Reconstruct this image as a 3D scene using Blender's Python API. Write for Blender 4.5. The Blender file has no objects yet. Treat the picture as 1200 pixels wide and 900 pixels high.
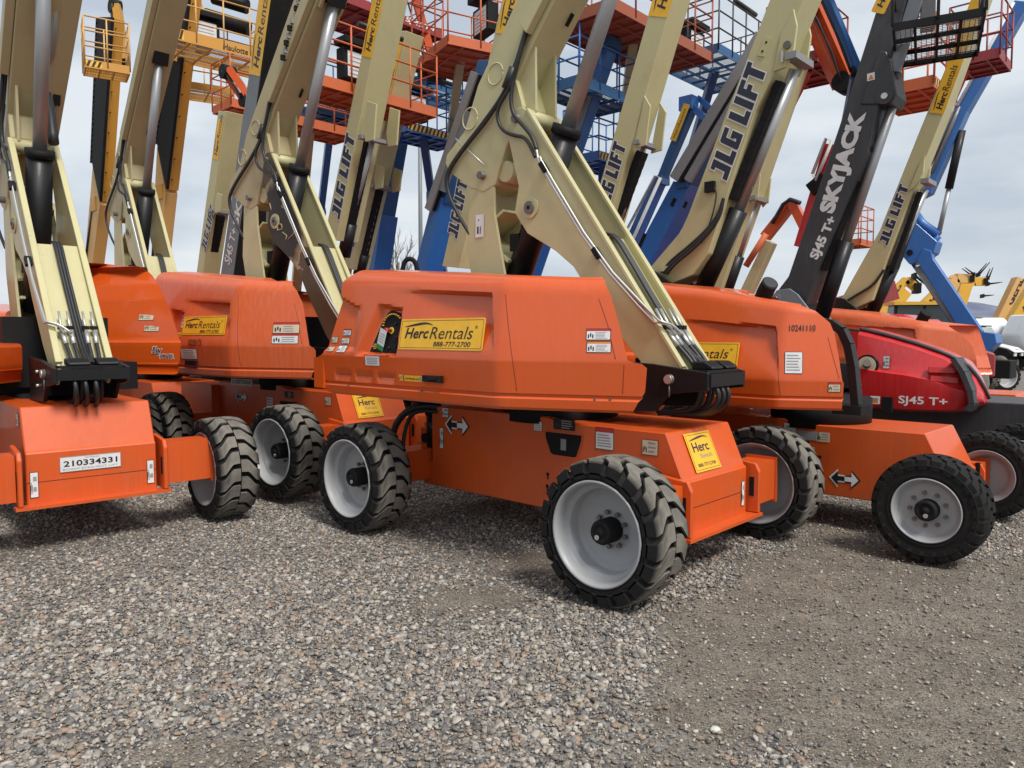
import bpy, bmesh, math, random
from mathutils import Vector, Matrix
random.seed(7)
SC = bpy.context.scene
COL = SC.collection
PI = math.pi

# ------------------------------------------------------------------ camera
CAM_H, FPX = 1.60, 880.0
PITCH = math.atan(58 / 880)
cam_data = bpy.data.cameras.new("camera")
cam = bpy.data.objects.new("camera", cam_data)
COL.objects.link(cam)
cam.location = (0, 0, CAM_H)
cam.rotation_euler = (PI / 2 - PITCH, 0, 0)
cam_data.sensor_fit = 'HORIZONTAL'
cam_data.sensor_width = 36.0
cam_data.lens = 36.0 * FPX / 1200.0
cam_data.clip_start = 0.05
cam_data.clip_end = 20000
SC.camera = cam
SC.render.resolution_x, SC.render.resolution_y = 1024, 768

# ------------------------------------------------------------------ world: overcast sky
SUN_EL, SUN_AZ = math.radians(52), math.radians(35)   # azimuth measured from -Y towards +X
world = bpy.data.worlds.new("World")
SC.world = world
world.use_nodes = True
nt = world.node_tree
nt.nodes.clear()
n_out = nt.nodes.new('ShaderNodeOutputWorld')
n_bg = nt.nodes.new('ShaderNodeBackground')
n_sky = nt.nodes.new('ShaderNodeTexSky')
n_sky.sky_type = 'NISHITA'
n_sky.sun_disc = False
n_sky.sun_elevation = SUN_EL
n_sky.sun_rotation = PI - SUN_AZ
n_sky.air_density = 1.0
n_sky.dust_density = 2.0
n_tc = nt.nodes.new('ShaderNodeTexCoord')
n_map = nt.nodes.new('ShaderNodeMapping')
n_map.inputs['Scale'].default_value = (1.6, 1.6, 5.5)
n_no = nt.nodes.new('ShaderNodeTexNoise')
n_no.inputs['Scale'].default_value = 1.7
n_no.inputs['Detail'].default_value = 6
n_no.inputs['Roughness'].default_value = 0.52
n_ramp = nt.nodes.new('ShaderNodeValToRGB')
n_ramp.color_ramp.elements[0].position = 0.36
n_ramp.color_ramp.elements[0].color = (3.65, 4.1, 4.65, 1)
n_ramp.color_ramp.elements[1].position = 0.60
n_ramp.color_ramp.elements[1].color = (5.5, 5.8, 6.05, 1)
n_mix = nt.nodes.new('ShaderNodeMixRGB')
n_mix.inputs['Fac'].default_value = 0.9
nt.links.new(n_tc.outputs['Generated'], n_map.inputs['Vector'])
nt.links.new(n_map.outputs['Vector'], n_no.inputs['Vector'])
nt.links.new(n_no.outputs['Fac'], n_ramp.inputs['Fac'])
nt.links.new(n_sky.outputs['Color'], n_mix.inputs['Color1'])
nt.links.new(n_ramp.outputs['Color'], n_mix.inputs['Color2'])
nt.links.new(n_mix.outputs['Color'], n_bg.inputs['Color'])
n_bg.inputs['Strength'].default_value = 0.09
nt.links.new(n_bg.outputs['Background'], n_out.inputs['Surface'])

sun_data = bpy.data.lights.new("sun", 'SUN')
sun_data.energy = 2.2
sun_data.angle = math.radians(16)
sun_data.color = (1.0, 0.96, 0.90)
sun = bpy.data.objects.new("sun", sun_data)
COL.objects.link(sun)
sd = Vector((math.sin(SUN_AZ) * math.cos(SUN_EL), -math.cos(SUN_AZ) * math.cos(SUN_EL), math.sin(SUN_EL)))
sun.rotation_euler = (-sd).to_track_quat('-Z', 'Y').to_euler()

SC.view_settings.view_transform = 'Standard'
SC.view_settings.look = 'None'
SC.view_settings.exposure = 0.74
SC.view_settings.gamma = 1.0

# ------------------------------------------------------------------ survey helper: bearing + known plane -> metres
class Frame:
    """A machine's own axes: u forward, v to its left, z up, placed on the yard."""
    def __init__(s, x, y, yaw=-43.0, dz=0.0):
        s.x, s.y, s.yaw, s.dz = x, y, math.radians(yaw), dz
        s.u = (math.cos(s.yaw), math.sin(s.yaw))
        s.v = (-math.sin(s.yaw), math.cos(s.yaw))
    def local(s, X, Y):
        dx, dy = X - s.x, Y - s.y
        return dx * s.u[0] + dy * s.u[1], dx * s.v[0] + dy * s.v[1]
    def _ray(s, px, py):
        yv = -(py - 450) / FPX
        c, sn = math.cos(PITCH), math.sin(PITCH)
        return (px - 600) / FPX, c + sn * yv, -sn + c * yv
    def onv(s, p, v):
        d = s._ray(*p)
        l0 = s.local(0, 0)
        t = (v - l0[1]) / (d[0] * s.v[0] + d[1] * s.v[1])
        return s.local(d[0] * t, d[1] * t)[0], CAM_H + d[2] * t - s.dz
    def onu(s, p, u):
        d = s._ray(*p)
        l0 = s.local(0, 0)
        t = (u - l0[0]) / (d[0] * s.u[0] + d[1] * s.u[1])
        return s.local(d[0] * t, d[1] * t)[1], CAM_H + d[2] * t - s.dz
    def side(s, v, pts):
        return [s.onv(p, v) for p in pts]

def frame_at(px, depth, yaw=-43.0, back=1.15, dz=0.0):
    """frame whose boom foot (u = -back) stands on bearing px at the given distance"""
    a = math.radians(yaw)
    X, Y = (px - 600) / FPX * depth, depth
    return Frame(X + back * math.cos(a), Y + back * math.sin(a), yaw, dz)

# ------------------------------------------------------------------ materials
MATS = {}
def _nodes(name):
    m = bpy.data.materials.new(name)
    m.use_nodes = True
    t = m.node_tree
    b = t.nodes['Principled BSDF']
    return m, t, b

def paint(name, col, rough=0.35, dirt=0.25, streak=0.0, coat=0.15, dirtcol=(0.16, 0.13, 0.10), metal=0.0, fade=0.0, spec=0.5, scratch=0.0):
    m, t, b = _nodes(name)
    N, Lk = t.nodes, t.links
    tc = N.new('ShaderNodeTexCoord')
    n1 = N.new('ShaderNodeTexNoise'); n1.inputs['Scale'].default_value = 2.3; n1.inputs['Detail'].default_value = 7
    n1.inputs['Roughness'].default_value = 0.65
    Lk.new(tc.outputs['Object'], n1.inputs['Vector'])
    r1 = N.new('ShaderNodeValToRGB')
    r1.color_ramp.elements[0].position = 0.48; r1.color_ramp.elements[1].position = 0.78
    r1.color_ramp.elements[0].color = (0, 0, 0, 1); r1.color_ramp.elements[1].color = (1, 1, 1, 1)
    Lk.new(n1.outputs['Fac'], r1.inputs['Fac'])
    ml = N.new('ShaderNodeMath'); ml.operation = 'MULTIPLY'; ml.inputs[1].default_value = dirt
    Lk.new(r1.outputs['Color'], ml.inputs[0])
    mix = N.new('ShaderNodeMixRGB')
    mix.inputs['Color1'].default_value = (*col, 1)
    mix.inputs['Color2'].default_value = (*dirtcol, 1)
    Lk.new(ml.outputs[0], mix.inputs['Fac'])
    last = mix.outputs['Color']
    if streak > 0:
        mp = N.new('ShaderNodeMapping'); mp.inputs['Scale'].default_value = (26, 26, 1.1)
        Lk.new(tc.outputs['Object'], mp.inputs['Vector'])
        n2 = N.new('ShaderNodeTexNoise'); n2.inputs['Scale'].default_value = 1.6; n2.inputs['Detail'].default_value = 5
        Lk.new(mp.outputs['Vector'], n2.inputs['Vector'])
        r2 = N.new('ShaderNodeValToRGB')
        r2.color_ramp.elements[0].position = 0.42; r2.color_ramp.elements[1].position = 0.68
        Lk.new(n2.outputs['Fac'], r2.inputs['Fac'])
        n3 = N.new('ShaderNodeTexNoise'); n3.inputs['Scale'].default_value = 1.1
        Lk.new(tc.outputs['Object'], n3.inputs['Vector'])
        m2 = N.new('ShaderNodeMath'); m2.operation = 'MULTIPLY'
        Lk.new(r2.outputs['Color'], m2.inputs[0]); Lk.new(n3.outputs['Fac'], m2.inputs[1])
        m3 = N.new('ShaderNodeMath'); m3.operation = 'MULTIPLY'; m3.inputs[1].default_value = streak * 2
        Lk.new(m2.outputs[0], m3.inputs[0])
        mx = N.new('ShaderNodeMixRGB')
        f = (col[0] * 0.72 + 0.22, col[1] * 0.72 + 0.17, col[2] * 0.72 + 0.14)
        mx.inputs['Color2'].default_value = (*f, 1)
        Lk.new(m3.outputs[0], mx.inputs['Fac']); Lk.new(last, mx.inputs['Color1'])
        last = mx.outputs['Color']
    Lk.new(last, b.inputs['Base Color'])
    mr = N.new('ShaderNodeMapRange')
    mr.inputs['To Min'].default_value = max(0.05, rough - 0.08); mr.inputs['To Max'].default_value = min(1, rough + 0.25)
    Lk.new(n1.outputs['Fac'], mr.inputs['Value'])
    Lk.new(mr.outputs['Result'], b.inputs['Roughness'])
    b.inputs['Metallic'].default_value = metal
    b.inputs['Specular IOR Level'].default_value = spec
    b.inputs['Coat Weight'].default_value = coat
    b.inputs['Coat Roughness'].default_value = 0.10
    if scratch > 0:
        mps = N.new('ShaderNodeMapping'); mps.inputs['Rotation'].default_value = (.4, .5, .3); mps.inputs['Scale'].default_value = (1.2, 1.2, 5)
        Lk.new(tc.outputs['Object'], mps.inputs['Vector'])
        ns = N.new('ShaderNodeTexNoise'); ns.inputs['Scale'].default_value = 2.2; ns.inputs['Detail'].default_value = 2
        Lk.new(mps.outputs[0], ns.inputs['Vector'])
        rs = N.new('ShaderNodeValToRGB'); es = rs.color_ramp.elements
        es[0].position = .497; es[0].color = (0, 0, 0, 1); es[1].position = .503; es[1].color = (0, 0, 0, 1); k = es.new(.50); k.color = (1, 1, 1, 1)
        Lk.new(ns.outputs['Fac'], rs.inputs['Fac'])
        gs = N.new('ShaderNodeMath'); gs.operation = 'MULTIPLY'; Lk.new(rs.outputs[0], gs.inputs[0]); Lk.new(r1.outputs['Color'], gs.inputs[1])
        g2 = N.new('ShaderNodeMath'); g2.operation = 'MULTIPLY'; g2.inputs[1].default_value = scratch; Lk.new(gs.outputs[0], g2.inputs[0])
        ms = N.new('ShaderNodeMixRGB'); ms.inputs['Color2'].default_value = (.10, .07, .05, 1); Lk.new(g2.outputs[0], ms.inputs['Fac']); Lk.new(last, ms.inputs['Color1'])
        Lk.new(ms.outputs[0], b.inputs['Base Color'])
    # orange-peel / grime relief
    n4 = N.new('ShaderNodeTexNoise'); n4.inputs['Scale'].default_value = 60
    Lk.new(tc.outputs['Object'], n4.inputs['Vector'])
    bp = N.new('ShaderNodeBump'); bp.inputs['Strength'].default_value = 0.03; bp.inputs['Distance'].default_value = 0.01
    Lk.new(n4.outputs['Fac'], bp.inputs['Height']); Lk.new(bp.outputs['Normal'], b.inputs['Normal'])
    MATS[name] = m
    return m

def plain(name, col, rough=0.5, metal=0.0):
    m, t, b = _nodes(name)
    N, Lk = t.nodes, t.links
    n1 = N.new('ShaderNodeTexNoise'); n1.inputs['Scale'].default_value = 9; n1.inputs['Detail'].default_value = 4
    tc = N.new('ShaderNodeTexCoord'); Lk.new(tc.outputs['Object'], n1.inputs['Vector'])
    hs = N.new('ShaderNodeMixRGB'); hs.blend_type = 'MULTIPLY'; hs.inputs['Fac'].default_value = 0.35
    hs.inputs['Color1'].default_value = (*col, 1)
    Lk.new(n1.outputs['Fac'], hs.inputs['Color2']); Lk.new(hs.outputs['Color'], b.inputs['Base Color'])
    b.inputs['Roughness'].default_value = rough
    b.inputs['Metallic'].default_value = metal
    MATS[name] = m
    return m

ORANGE = paint('orange_paint', (0.60, 0.082, 0.006), 0.30, 0.08, 0.05, 0.55, dirtcol=(0.30, 0.10, 0.05))
ORANGE2 = paint('weathered_orange_paint', (0.60, 0.10, 0.022), 0.42, 0.12, 0.20, 0.3, dirtcol=(0.30, 0.10, 0.05))
CHASSIS = paint('orange_chassis_paint', (0.60, 0.082, 0.006), 0.40, 0.24, 0.06, 0.30, dirtcol=(0.22, 0.085, 0.04), scratch=.8)
RUST = paint('faded_red_orange_paint', (0.55, 0.12, 0.035), 0.5, 0.35, 0.1, 0.0)
RUSTD = paint('rusty_underside_paint', (0.33, 0.085, 0.04), 0.6, 0.5, 0.1, 0.0, dirtcol=(0.16, 0.13, 0.11))
CREAM = paint('cream_paint', (0.50, 0.46, 0.245), 0.42, 0.26, 0.10, 0.08, dirtcol=(0.24, 0.19, 0.11), scratch=.5)
CREAMD = paint('weathered_cream_paint', (0.42, 0.355, 0.195), 0.48, 0.25, 0.08, 0.05, dirtcol=(0.20, 0.16, 0.10))
BLACK = paint('black_paint', (0.008, 0.008, 0.009), 0.38, 0.2, 0.0, 0.05, dirtcol=(0.03, 0.028, 0.025), spec=.3)
BLACKM = paint('matt_black', (0.009, 0.009, 0.010), 0.6, 0.3, 0.0, 0.0, dirtcol=(0.04, 0.036, 0.032), spec=.2)
CHAR = paint('charcoal_paint', (0.032, 0.033, 0.037), 0.45, 0.35, 0.05, 0.05, dirtcol=(0.10, 0.10, 0.10))
GREYP = paint('grey_paint', (0.17, 0.19, 0.21), 0.45, 0.25, 0.1, 0.05)
RED = paint('red_paint', (0.55, 0.016, 0.020), 0.26, 0.10, 0.10, 0.6, dirtcol=(0.2, 0.03, 0.03))
REDD = paint('dark_red_paint', (0.26, 0.025, 0.028), 0.45, 0.25, 0.1, 0.05)
BLUE = paint('blue_paint', (0.022, 0.13, 0.40), 0.35, 0.12, 0.06, 0.2, dirtcol=(0.05, 0.10, 0.22))
BLUED = paint('dark_blue_paint', (0.014, 0.085, 0.22), 0.42, 0.2, 0.06, 0.1, dirtcol=(0.05, 0.06, 0.09))
YEL = paint('yellow_ochre_paint', (0.56, 0.27, 0.035), 0.42, 0.2, 0.05, 0.1)
YELT = paint('tan_yellow_paint', (0.62, 0.36, 0.12), 0.45, 0.2, 0.05, 0.05)
YELC = paint('construction_yellow_paint', (0.66, 0.36, 0.03), 0.42, 0.25, 0.05, 0.1)
RIM = paint('grey_rim_paint', (0.34, 0.345, 0.355), 0.42, 0.35, 0.05, 0.05, dirtcol=(0.24, 0.17, 0.11))
STEEL = paint('chromed_steel', (0.36, 0.365, 0.37), 0.34, 0.25, 0.0, 0.0, metal=0.55)
ZINC = paint('zinc_pipe', (0.60, 0.60, 0.58), 0.30, 0.2, 0.0, 0.0, metal=0.7)
ALU = paint('dull_aluminium', (0.30, 0.30, 0.30), 0.45, 0.3, 0.1, 0.0, metal=0.5)
PIN = plain('pin_steel', (0.20, 0.18, 0.16), 0.5, 0.5)
HOSE = plain('rubber_hose', (0.022, 0.022, 0.024), 0.5)
WHITE = plain('white_sticker', (0.80, 0.80, 0.80), 0.5)
PAPER = plain('tan_sticker', (0.72, 0.60, 0.42), 0.55)
SIGNY = plain('sign_yellow', (0.98, 0.54, 0.03), 0.45)
INK = plain('black_print', (0.012, 0.012, 0.016), 0.5)
NAVY = plain('navy_print', (0.025, 0.03, 0.055), 0.5)
GREYINK = plain('grey_print', (0.33, 0.33, 0.33), 0.5)
REDINK = plain('red_print', (0.55, 0.03, 0.03), 0.5)
ORINK = plain('orange_print', (0.80, 0.22, 0.02), 0.5)
WINK = plain('white_print', (0.86, 0.86, 0.84), 0.5)
GREEN = plain('green_print', (0.03, 0.25, 0.08), 0.5)
GLASS = plain('dark_glass', (0.03, 0.045, 0.05), 0.08)

def tyre_mat():
    m, t, b = _nodes('tyre_rubber')
    N, Lk = t.nodes, t.links
    tc = N.new('ShaderNodeTexCoord')
    n1 = N.new('ShaderNodeTexNoise'); n1.inputs['Scale'].default_value = 6; n1.inputs['Detail'].default_value = 8; n1.inputs['Roughness'].default_value = 0.7
    Lk.new(tc.outputs['Object'], n1.inputs['Vector'])
    # worn dusty lug tops; lug flanks and grooves painted dark as shade
    sp = N.new('ShaderNodeSeparateXYZ'); Lk.new(tc.outputs['Object'], sp.inputs[0])
    cx = N.new('ShaderNodeCombineXYZ'); Lk.new(sp.outputs['X'], cx.inputs['X']); Lk.new(sp.outputs['Z'], cx.inputs['Z'])
    ln = N.new('ShaderNodeVectorMath'); ln.operation = 'LENGTH'; Lk.new(cx.outputs[0], ln.inputs[0])
    mr = N.new('ShaderNodeMapRange'); mr.inputs['From Min'].default_value = 0.418; mr.inputs['From Max'].default_value = 0.438
    Lk.new(ln.outputs['Value'], mr.inputs['Value'])
    md = N.new('ShaderNodeMath'); md.operation = 'MULTIPLY'; Lk.new(mr.outputs[0], md.inputs[0]); Lk.new(n1.outputs['Fac'], md.inputs[1])
    mm = N.new('ShaderNodeMath'); mm.operation = 'MULTIPLY_ADD'; Lk.new(md.outputs[0], mm.inputs[0]); mm.inputs[1].default_value = 1.7
    mm2 = N.new('ShaderNodeMath'); mm2.operation = 'MULTIPLY'; mm2.inputs[1].default_value = 0.10; Lk.new(n1.outputs['Fac'], mm2.inputs[0])
    Lk.new(mm2.outputs[0], mm.inputs[2])
    mx = N.new('ShaderNodeMixRGB'); mx.inputs['Color1'].default_value = (0.007, 0.007, 0.008, 1); mx.inputs['Color2'].default_value = (0.19, 0.175, 0.15, 1)
    Lk.new(mm.outputs[0], mx.inputs['Fac']); Lk.new(mx.outputs[0], b.inputs['Base Color'])
    b.inputs['Roughness'].default_value = 0.72; b.inputs['Specular IOR Level'].default_value = 0.15
    bp = N.new('ShaderNodeBump'); bp.inputs['Strength'].default_value = 0.25; bp.inputs['Distance'].default_value = 0.008
    n2 = N.new('ShaderNodeTexNoise'); n2.inputs['Scale'].default_value = 45; n2.inputs['Detail'].default_value = 4
    Lk.new(tc.outputs['Object'], n2.inputs['Vector']); Lk.new(n2.outputs['Fac'], bp.inputs['Height']); Lk.new(bp.outputs[0], b.inputs['Normal'])
    return m
TYRE = tyre_mat()

def burnt_mat():
    m, t, b = _nodes('scorched_cream_paint')
    N, Lk = t.nodes, t.links
    tc = N.new('ShaderNodeTexCoord')
    mp = N.new('ShaderNodeMapping'); mp.inputs['Location'].default_value = (0.02, 0.0, -2.85)
    Lk.new(tc.outputs['Object'], mp.inputs['Vector'])
    ln = N.new('ShaderNodeVectorMath'); ln.operation = 'LENGTH'; Lk.new(mp.outputs[0], ln.inputs[0])
    n1 = N.new('ShaderNodeTexNoise'); n1.inputs['Scale'].default_value = 4; n1.inputs['Detail'].default_value = 8
    Lk.new(tc.outputs['Object'], n1.inputs['Vector'])
    ad = N.new('ShaderNodeMath'); ad.operation = 'MULTIPLY_ADD'; ad.inputs[1].default_value = 0.8
    Lk.new(n1.outputs['Fac'], ad.inputs[0]); Lk.new(ln.outputs['Value'], ad.inputs[2])
    rp = N.new('ShaderNodeValToRGB')
    e = rp.color_ramp.elements
    e[0].position = 0.82; e[0].color = (0.03, 0.024, 0.018, 1)
    e[1].position = 1.28; e[1].color = (0.45, 0.37, 0.20, 1)
    k = e.new(1.05); k.color = (0.12, 0.085, 0.05, 1)
    Lk.new(ad.outputs[0], rp.inputs['Fac']); Lk.new(rp.outputs[0], b.inputs['Base Color'])
    b.inputs['Roughness'].default_value = 0.6
    return m
BURNT = burnt_mat()

# ------------------------------------------------------------------ mesh builder
class MB:
    def __init__(s):
        s.bm = bmesh.new(); s.mats = []
    def mi(s, m):
        if m not in s.mats: s.mats.append(m)
        return s.mats.index(m)
    def face(s, vs, mat, smooth=False):
        try:
            f = s.bm.faces.new(vs)
        except ValueError:
            return None
        f.material_index = s.mi(mat); f.smooth = smooth
        return f
    def _bev(s, faces, w, seg=1):
        es = list({e for f in faces for e in f.edges if len(e.link_faces) == 2 and e.calc_face_angle(0) > 0.3})
        if es:
            bmesh.ops.bevel(s.bm, geom=es, offset=w, segments=seg, profile=0.5, affect='EDGES', clamp_overlap=True)
    def box(s, c, d, mat, bev=0.0, rot=None):
        R = rot or Matrix.Identity(3)
        vs = []
        for x in (-.5, .5):
            for y in (-.5, .5):
                for z in (-.5, .5):
                    vs.append(s.bm.verts.new(Vector(c) + R @ Vector((x * d[0], y * d[1], z * d[2]))))
        q = [(0, 1, 3, 2), (4, 6, 7, 5), (0, 4, 5, 1), (2, 3, 7, 6), (0, 2, 6, 4), (1, 5, 7, 3)]
        fs = [s.face([vs[i] for i in f], mat) for f in q]
        if bev: s._bev(fs, bev)
        return s
    def prism(s, poly, v0, v1, mat, bev=0.0, axis='v', mat2=None, cap0=True, cap1=True):
        """poly of (u,z) extruded from v0 to v1 (axis 'v'), or (v,z) along u (axis 'u'), or (u,v) along z"""
        def P(a, b, c):
            if axis == 'v': return (a, c, b)
            if axis == 'u': return (c, a, b)
            return (a, b, c)
        A = [s.bm.verts.new(P(a, b, v0)) for a, b in poly]
        B = [s.bm.verts.new(P(a, b, v1)) for a, b in poly]
        n = len(poly); fs = []
        ar = sum(poly[i][0] * poly[(i + 1) % n][1] - poly[(i + 1) % n][0] * poly[i][1] for i in range(n))
        flip = (ar > 0) != (v1 > v0)
        if axis == 'v': flip = not flip
        for i in range(n):
            j = (i + 1) % n
            q = [A[i], A[j], B[j], B[i]]
            fs.append(s.face(q[::-1] if flip else q, mat2 or mat))
        fs.append(s.face((A if flip else A[::-1]), mat)); fs.append(s.face((B[::-1] if flip else B), mat))
        fs = [f for f in fs if f]
        bmesh.ops.recalc_face_normals(s.bm, faces=fs)
        if bev: s._bev(fs, bev)
        return s
    def cyl(s, p0, p1, r, mat, n=16, r2=None, caps=True, smooth=True):
        p0, p1 = Vector(p0), Vector(p1)
        r2 = r if r2 is None else r2
        d = (p1 - p0).normalized()
        a = d.orthogonal().normalized(); b = d.cross(a)
        A, B = [], []
        for i in range(n):
            t = 2 * PI * i / n
            o = a * math.cos(t) + b * math.sin(t)
            A.append(s.bm.verts.new(p0 + o * r)); B.append(s.bm.verts.new(p1 + o * r2))
        for i in range(n):
            j = (i + 1) % n
            s.face([A[i], A[j], B[j], B[i]], mat, smooth)
        if caps:
            s.face(A[::-1], mat); s.face(B, mat)
        return s
    def tube(s, pts, r, mat, n=7, smooth_path=0, closed=False):
        pts = [Vector(p) for p in pts]
        for _ in range(smooth_path):
            q = [pts[0]]
            for i in range(len(pts) - 1):
                q += [pts[i].lerp(pts[i + 1], .25), pts[i].lerp(pts[i + 1], .75)]
            q.append(pts[-1]); pts = q
        rings = []; up = None
        for i, p in enumerate(pts):
            d = (pts[min(i + 1, len(pts) - 1)] - pts[max(i - 1, 0)])
            if d.length < 1e-9: d = Vector((0, 0, 1))
            d.normalize()
            a = d.orthogonal().normalized() if up is None else (up - d * up.dot(d)).normalized()
            up = a
            b = d.cross(a)
            rings.append([s.bm.verts.new(p + a * (r * math.cos(2 * PI * k / n)) + b * (r * math.sin(2 * PI * k / n))) for k in range(n)])
        for A, B in zip(rings, rings[1:]):
            for k in range(n):
                j = (k + 1) % n
                s.face([A[k], A[j], B[j], B[k]], mat, True)
        s.face(rings[0][::-1], mat); s.face(rings[-1], mat)
        return s
    def lathe(s, prof, mat, n=48, center=(0, 0, 0), smooth=True, closed=False, mats=None):
        """prof (r, y) revolved about the local y axis"""
        rings = []
        for r, y in prof:
            if r < 1e-6:
                rings.append([s.bm.verts.new((center[0], center[1] + y, center[2]))])
            else:
                rings.append([s.bm.verts.new((center[0] + r * math.cos(2 * PI * k / n), center[1] + y, center[2] + r * math.sin(2 * PI * k / n))) for k in range(n)])
        seq = list(zip(rings, rings[1:])) + ([(rings[-1], rings[0])] if closed else [])
        for i, (A, B) in enumerate(seq):
            mm = mats[i] if mats else mat
            for k in range(n):
                j = (k + 1) % n
                if len(A) == 1 and len(B) == 1: continue
                if len(A) == 1: s.face([A[0], B[j], B[k]], mm, smooth)
                elif len(B) == 1: s.face([A[k], A[j], B[0]], mm, smooth)
                else: s.face([A[k], A[j], B[j], B[k]], mm, smooth)
        return s
    def poly(s, pts, mat):
        return s.face([s.bm.verts.new(p) for p in pts], mat)
    def mesh(s, name):
        me = bpy.data.meshes.new(name)
        s.bm.to_mesh(me); s.bm.free()
        for m in s.mats: me.materials.append(m)
        return me
    def build(s, name, parent=None, loc=None, label=None):
        o = bpy.data.objects.new(name, s.mesh(name))
        COL.objects.link(o)
        if parent is not None: o.parent = parent
        if loc is not None: o.location = loc
        if label: o['label'] = label
        return o

def auto_smooth(o, ang=0.6):
    me = o.data
    for p in me.polygons: p.use_smooth = True
    bm = bmesh.new(); bm.from_mesh(me)
    for e in bm.edges:
        e.smooth = not (len(e.link_faces) == 2 and e.calc_face_angle(0) > ang)
    bm.to_mesh(me); bm.free()

def put(me, name, parent, loc=(0, 0, 0), rot=(0, 0, 0)):
    o = bpy.data.objects.new(name, me)
    COL.objects.link(o); o.parent = parent; o.location = loc; o.rotation_euler = rot
    return o

def group(name, parent, loc=(0, 0, 0), rot=(0, 0, 0)):
    o = bpy.data.objects.new(name, None); COL.objects.link(o)
    o.parent = parent; o.location = loc; o.rotation_euler = rot
    o.empty_display_size = 0.1
    return o

def thing(name, label, cat, fr=None, grp=None, loc=None, rz=None):
    o = bpy.data.objects.new(name, None); COL.objects.link(o)
    if fr: o.location = (fr.x, fr.y, fr.dz); o.rotation_euler = (0, 0, fr.yaw)
    if loc: o.location = loc
    if rz is not None: o.rotation_euler = (0, 0, rz)
    o['label'] = label; o['category'] = cat
    if grp: o['group'] = grp
    return o

# ------------------------------------------------------------------ lettering
def text_mesh(s, bold=0.0, shear=0.0, extrude=0.001):
    c = bpy.data.curves.new('lettering', 'FONT')
    c.body = s; c.size = 1.0; c.offset = bold; c.shear = shear; c.extrude = 0.0
    c.resolution_u = 3
    o = bpy.data.objects.new('lettering', c); COL.objects.link(o)
    dg = bpy.context.evaluated_depsgraph_get()
    dg.update()
    me = bpy.data.meshes.new_from_object(o.evaluated_get(dg))
    bpy.data.objects.remove(o); bpy.data.curves.remove(c)
    return me

def fit_text(mb, s, x0, y0, w, h, mat, M, zoff=0.001, bold=0.0, shear=0.0):
    """text filling the box x0..x0+w, y0..y0+h of plane M, added to mb"""
    me = text_mesh(s, bold, shear)
    xs = [v.co.x for v in me.vertices]; ys = [v.co.y for v in me.vertices]
    if not xs: return
    ax, bx, ay, by = min(xs), max(xs), min(ys), max(ys)
    vs = []
    for v in me.vertices:
        p = Vector((x0 + (v.co.x - ax) / (bx - ax) * w, y0 + (v.co.y - ay) / max(1e-6, by - ay) * h, zoff))
        vs.append(mb.bm.verts.new(M @ p))
    for p in me.polygons:
        mb.face([vs[i] for i in p.vertices], mat)
    bpy.data.meshes.remove(me)

def plane_M(o, X, Y):
    X = Vector(X).normalized(); Z = X.cross(Vector(Y)).normalized(); Y = Z.cross(X)
    M = Matrix((X, Y, Z)).transposed().to_4x4(); M.translation = Vector(o)
    return M

def side_M(u, z, v, ang=0.0):
    """plane on the machine's right flank (facing -v): x runs along u turned by ang towards z"""
    return plane_M((u, v, z), (math.cos(ang), 0, math.sin(ang)), (-math.sin(ang), 0, math.cos(ang)))

def rect(mb, x0, y0, x1, y1, mat, M, z=0.0):
    mb.face([mb.bm.verts.new(M @ Vector(p)) for p in ((x0, y0, z), (x1, y0, z), (x1, y1, z), (x0, y1, z))], mat)

def rrect(mb, x0, y0, x1, y1, r, mat, M, z=0.0, th=0.0):
    pts = []
    for cx, cy, a in ((x1 - r, y1 - r, 0), (x0 + r, y1 - r, 90), (x0 + r, y0 + r, 180), (x1 - r, y0 + r, 270)):
        for k in range(4):
            t = math.radians(a + k * 30)
            pts.append((cx + r * math.cos(t), cy + r * math.sin(t)))
    top = [mb.bm.verts.new(M @ Vector((x, y, z))) for x, y in pts]
    mb.face(top, mat)
    if th:
        bot = [mb.bm.verts.new(M @ Vector((x, y, z - th))) for x, y in pts]
        n = len(pts)
        for i in range(n):
            j = (i + 1) % n
            mb.face([bot[i], bot[j], top[j], top[i]], mat)

def swoosh(mb, x0, y0, w, h, mat, M, z):
    n = 10
    up = [(t / n, 0.15 + 0.85 * math.sin(min(1, t / n * 1.25) * PI * 0.5)) for t in range(n + 1)]
    up = [(x, y - (max(0, x - .7) / .3) ** 2 * 0.55) for x, y in up]
    lo = [(x, max(0, y - 0.42 * math.sin(x * PI * .98) ** 0.7 - 0.02)) for x, y in up]
    for i in range(n):
        mb.face([mb.bm.verts.new(M @ Vector((x0 + a * w, y0 + b * h, z))) for a, b in (lo[i], lo[i + 1], up[i + 1], up[i])], mat)

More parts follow.
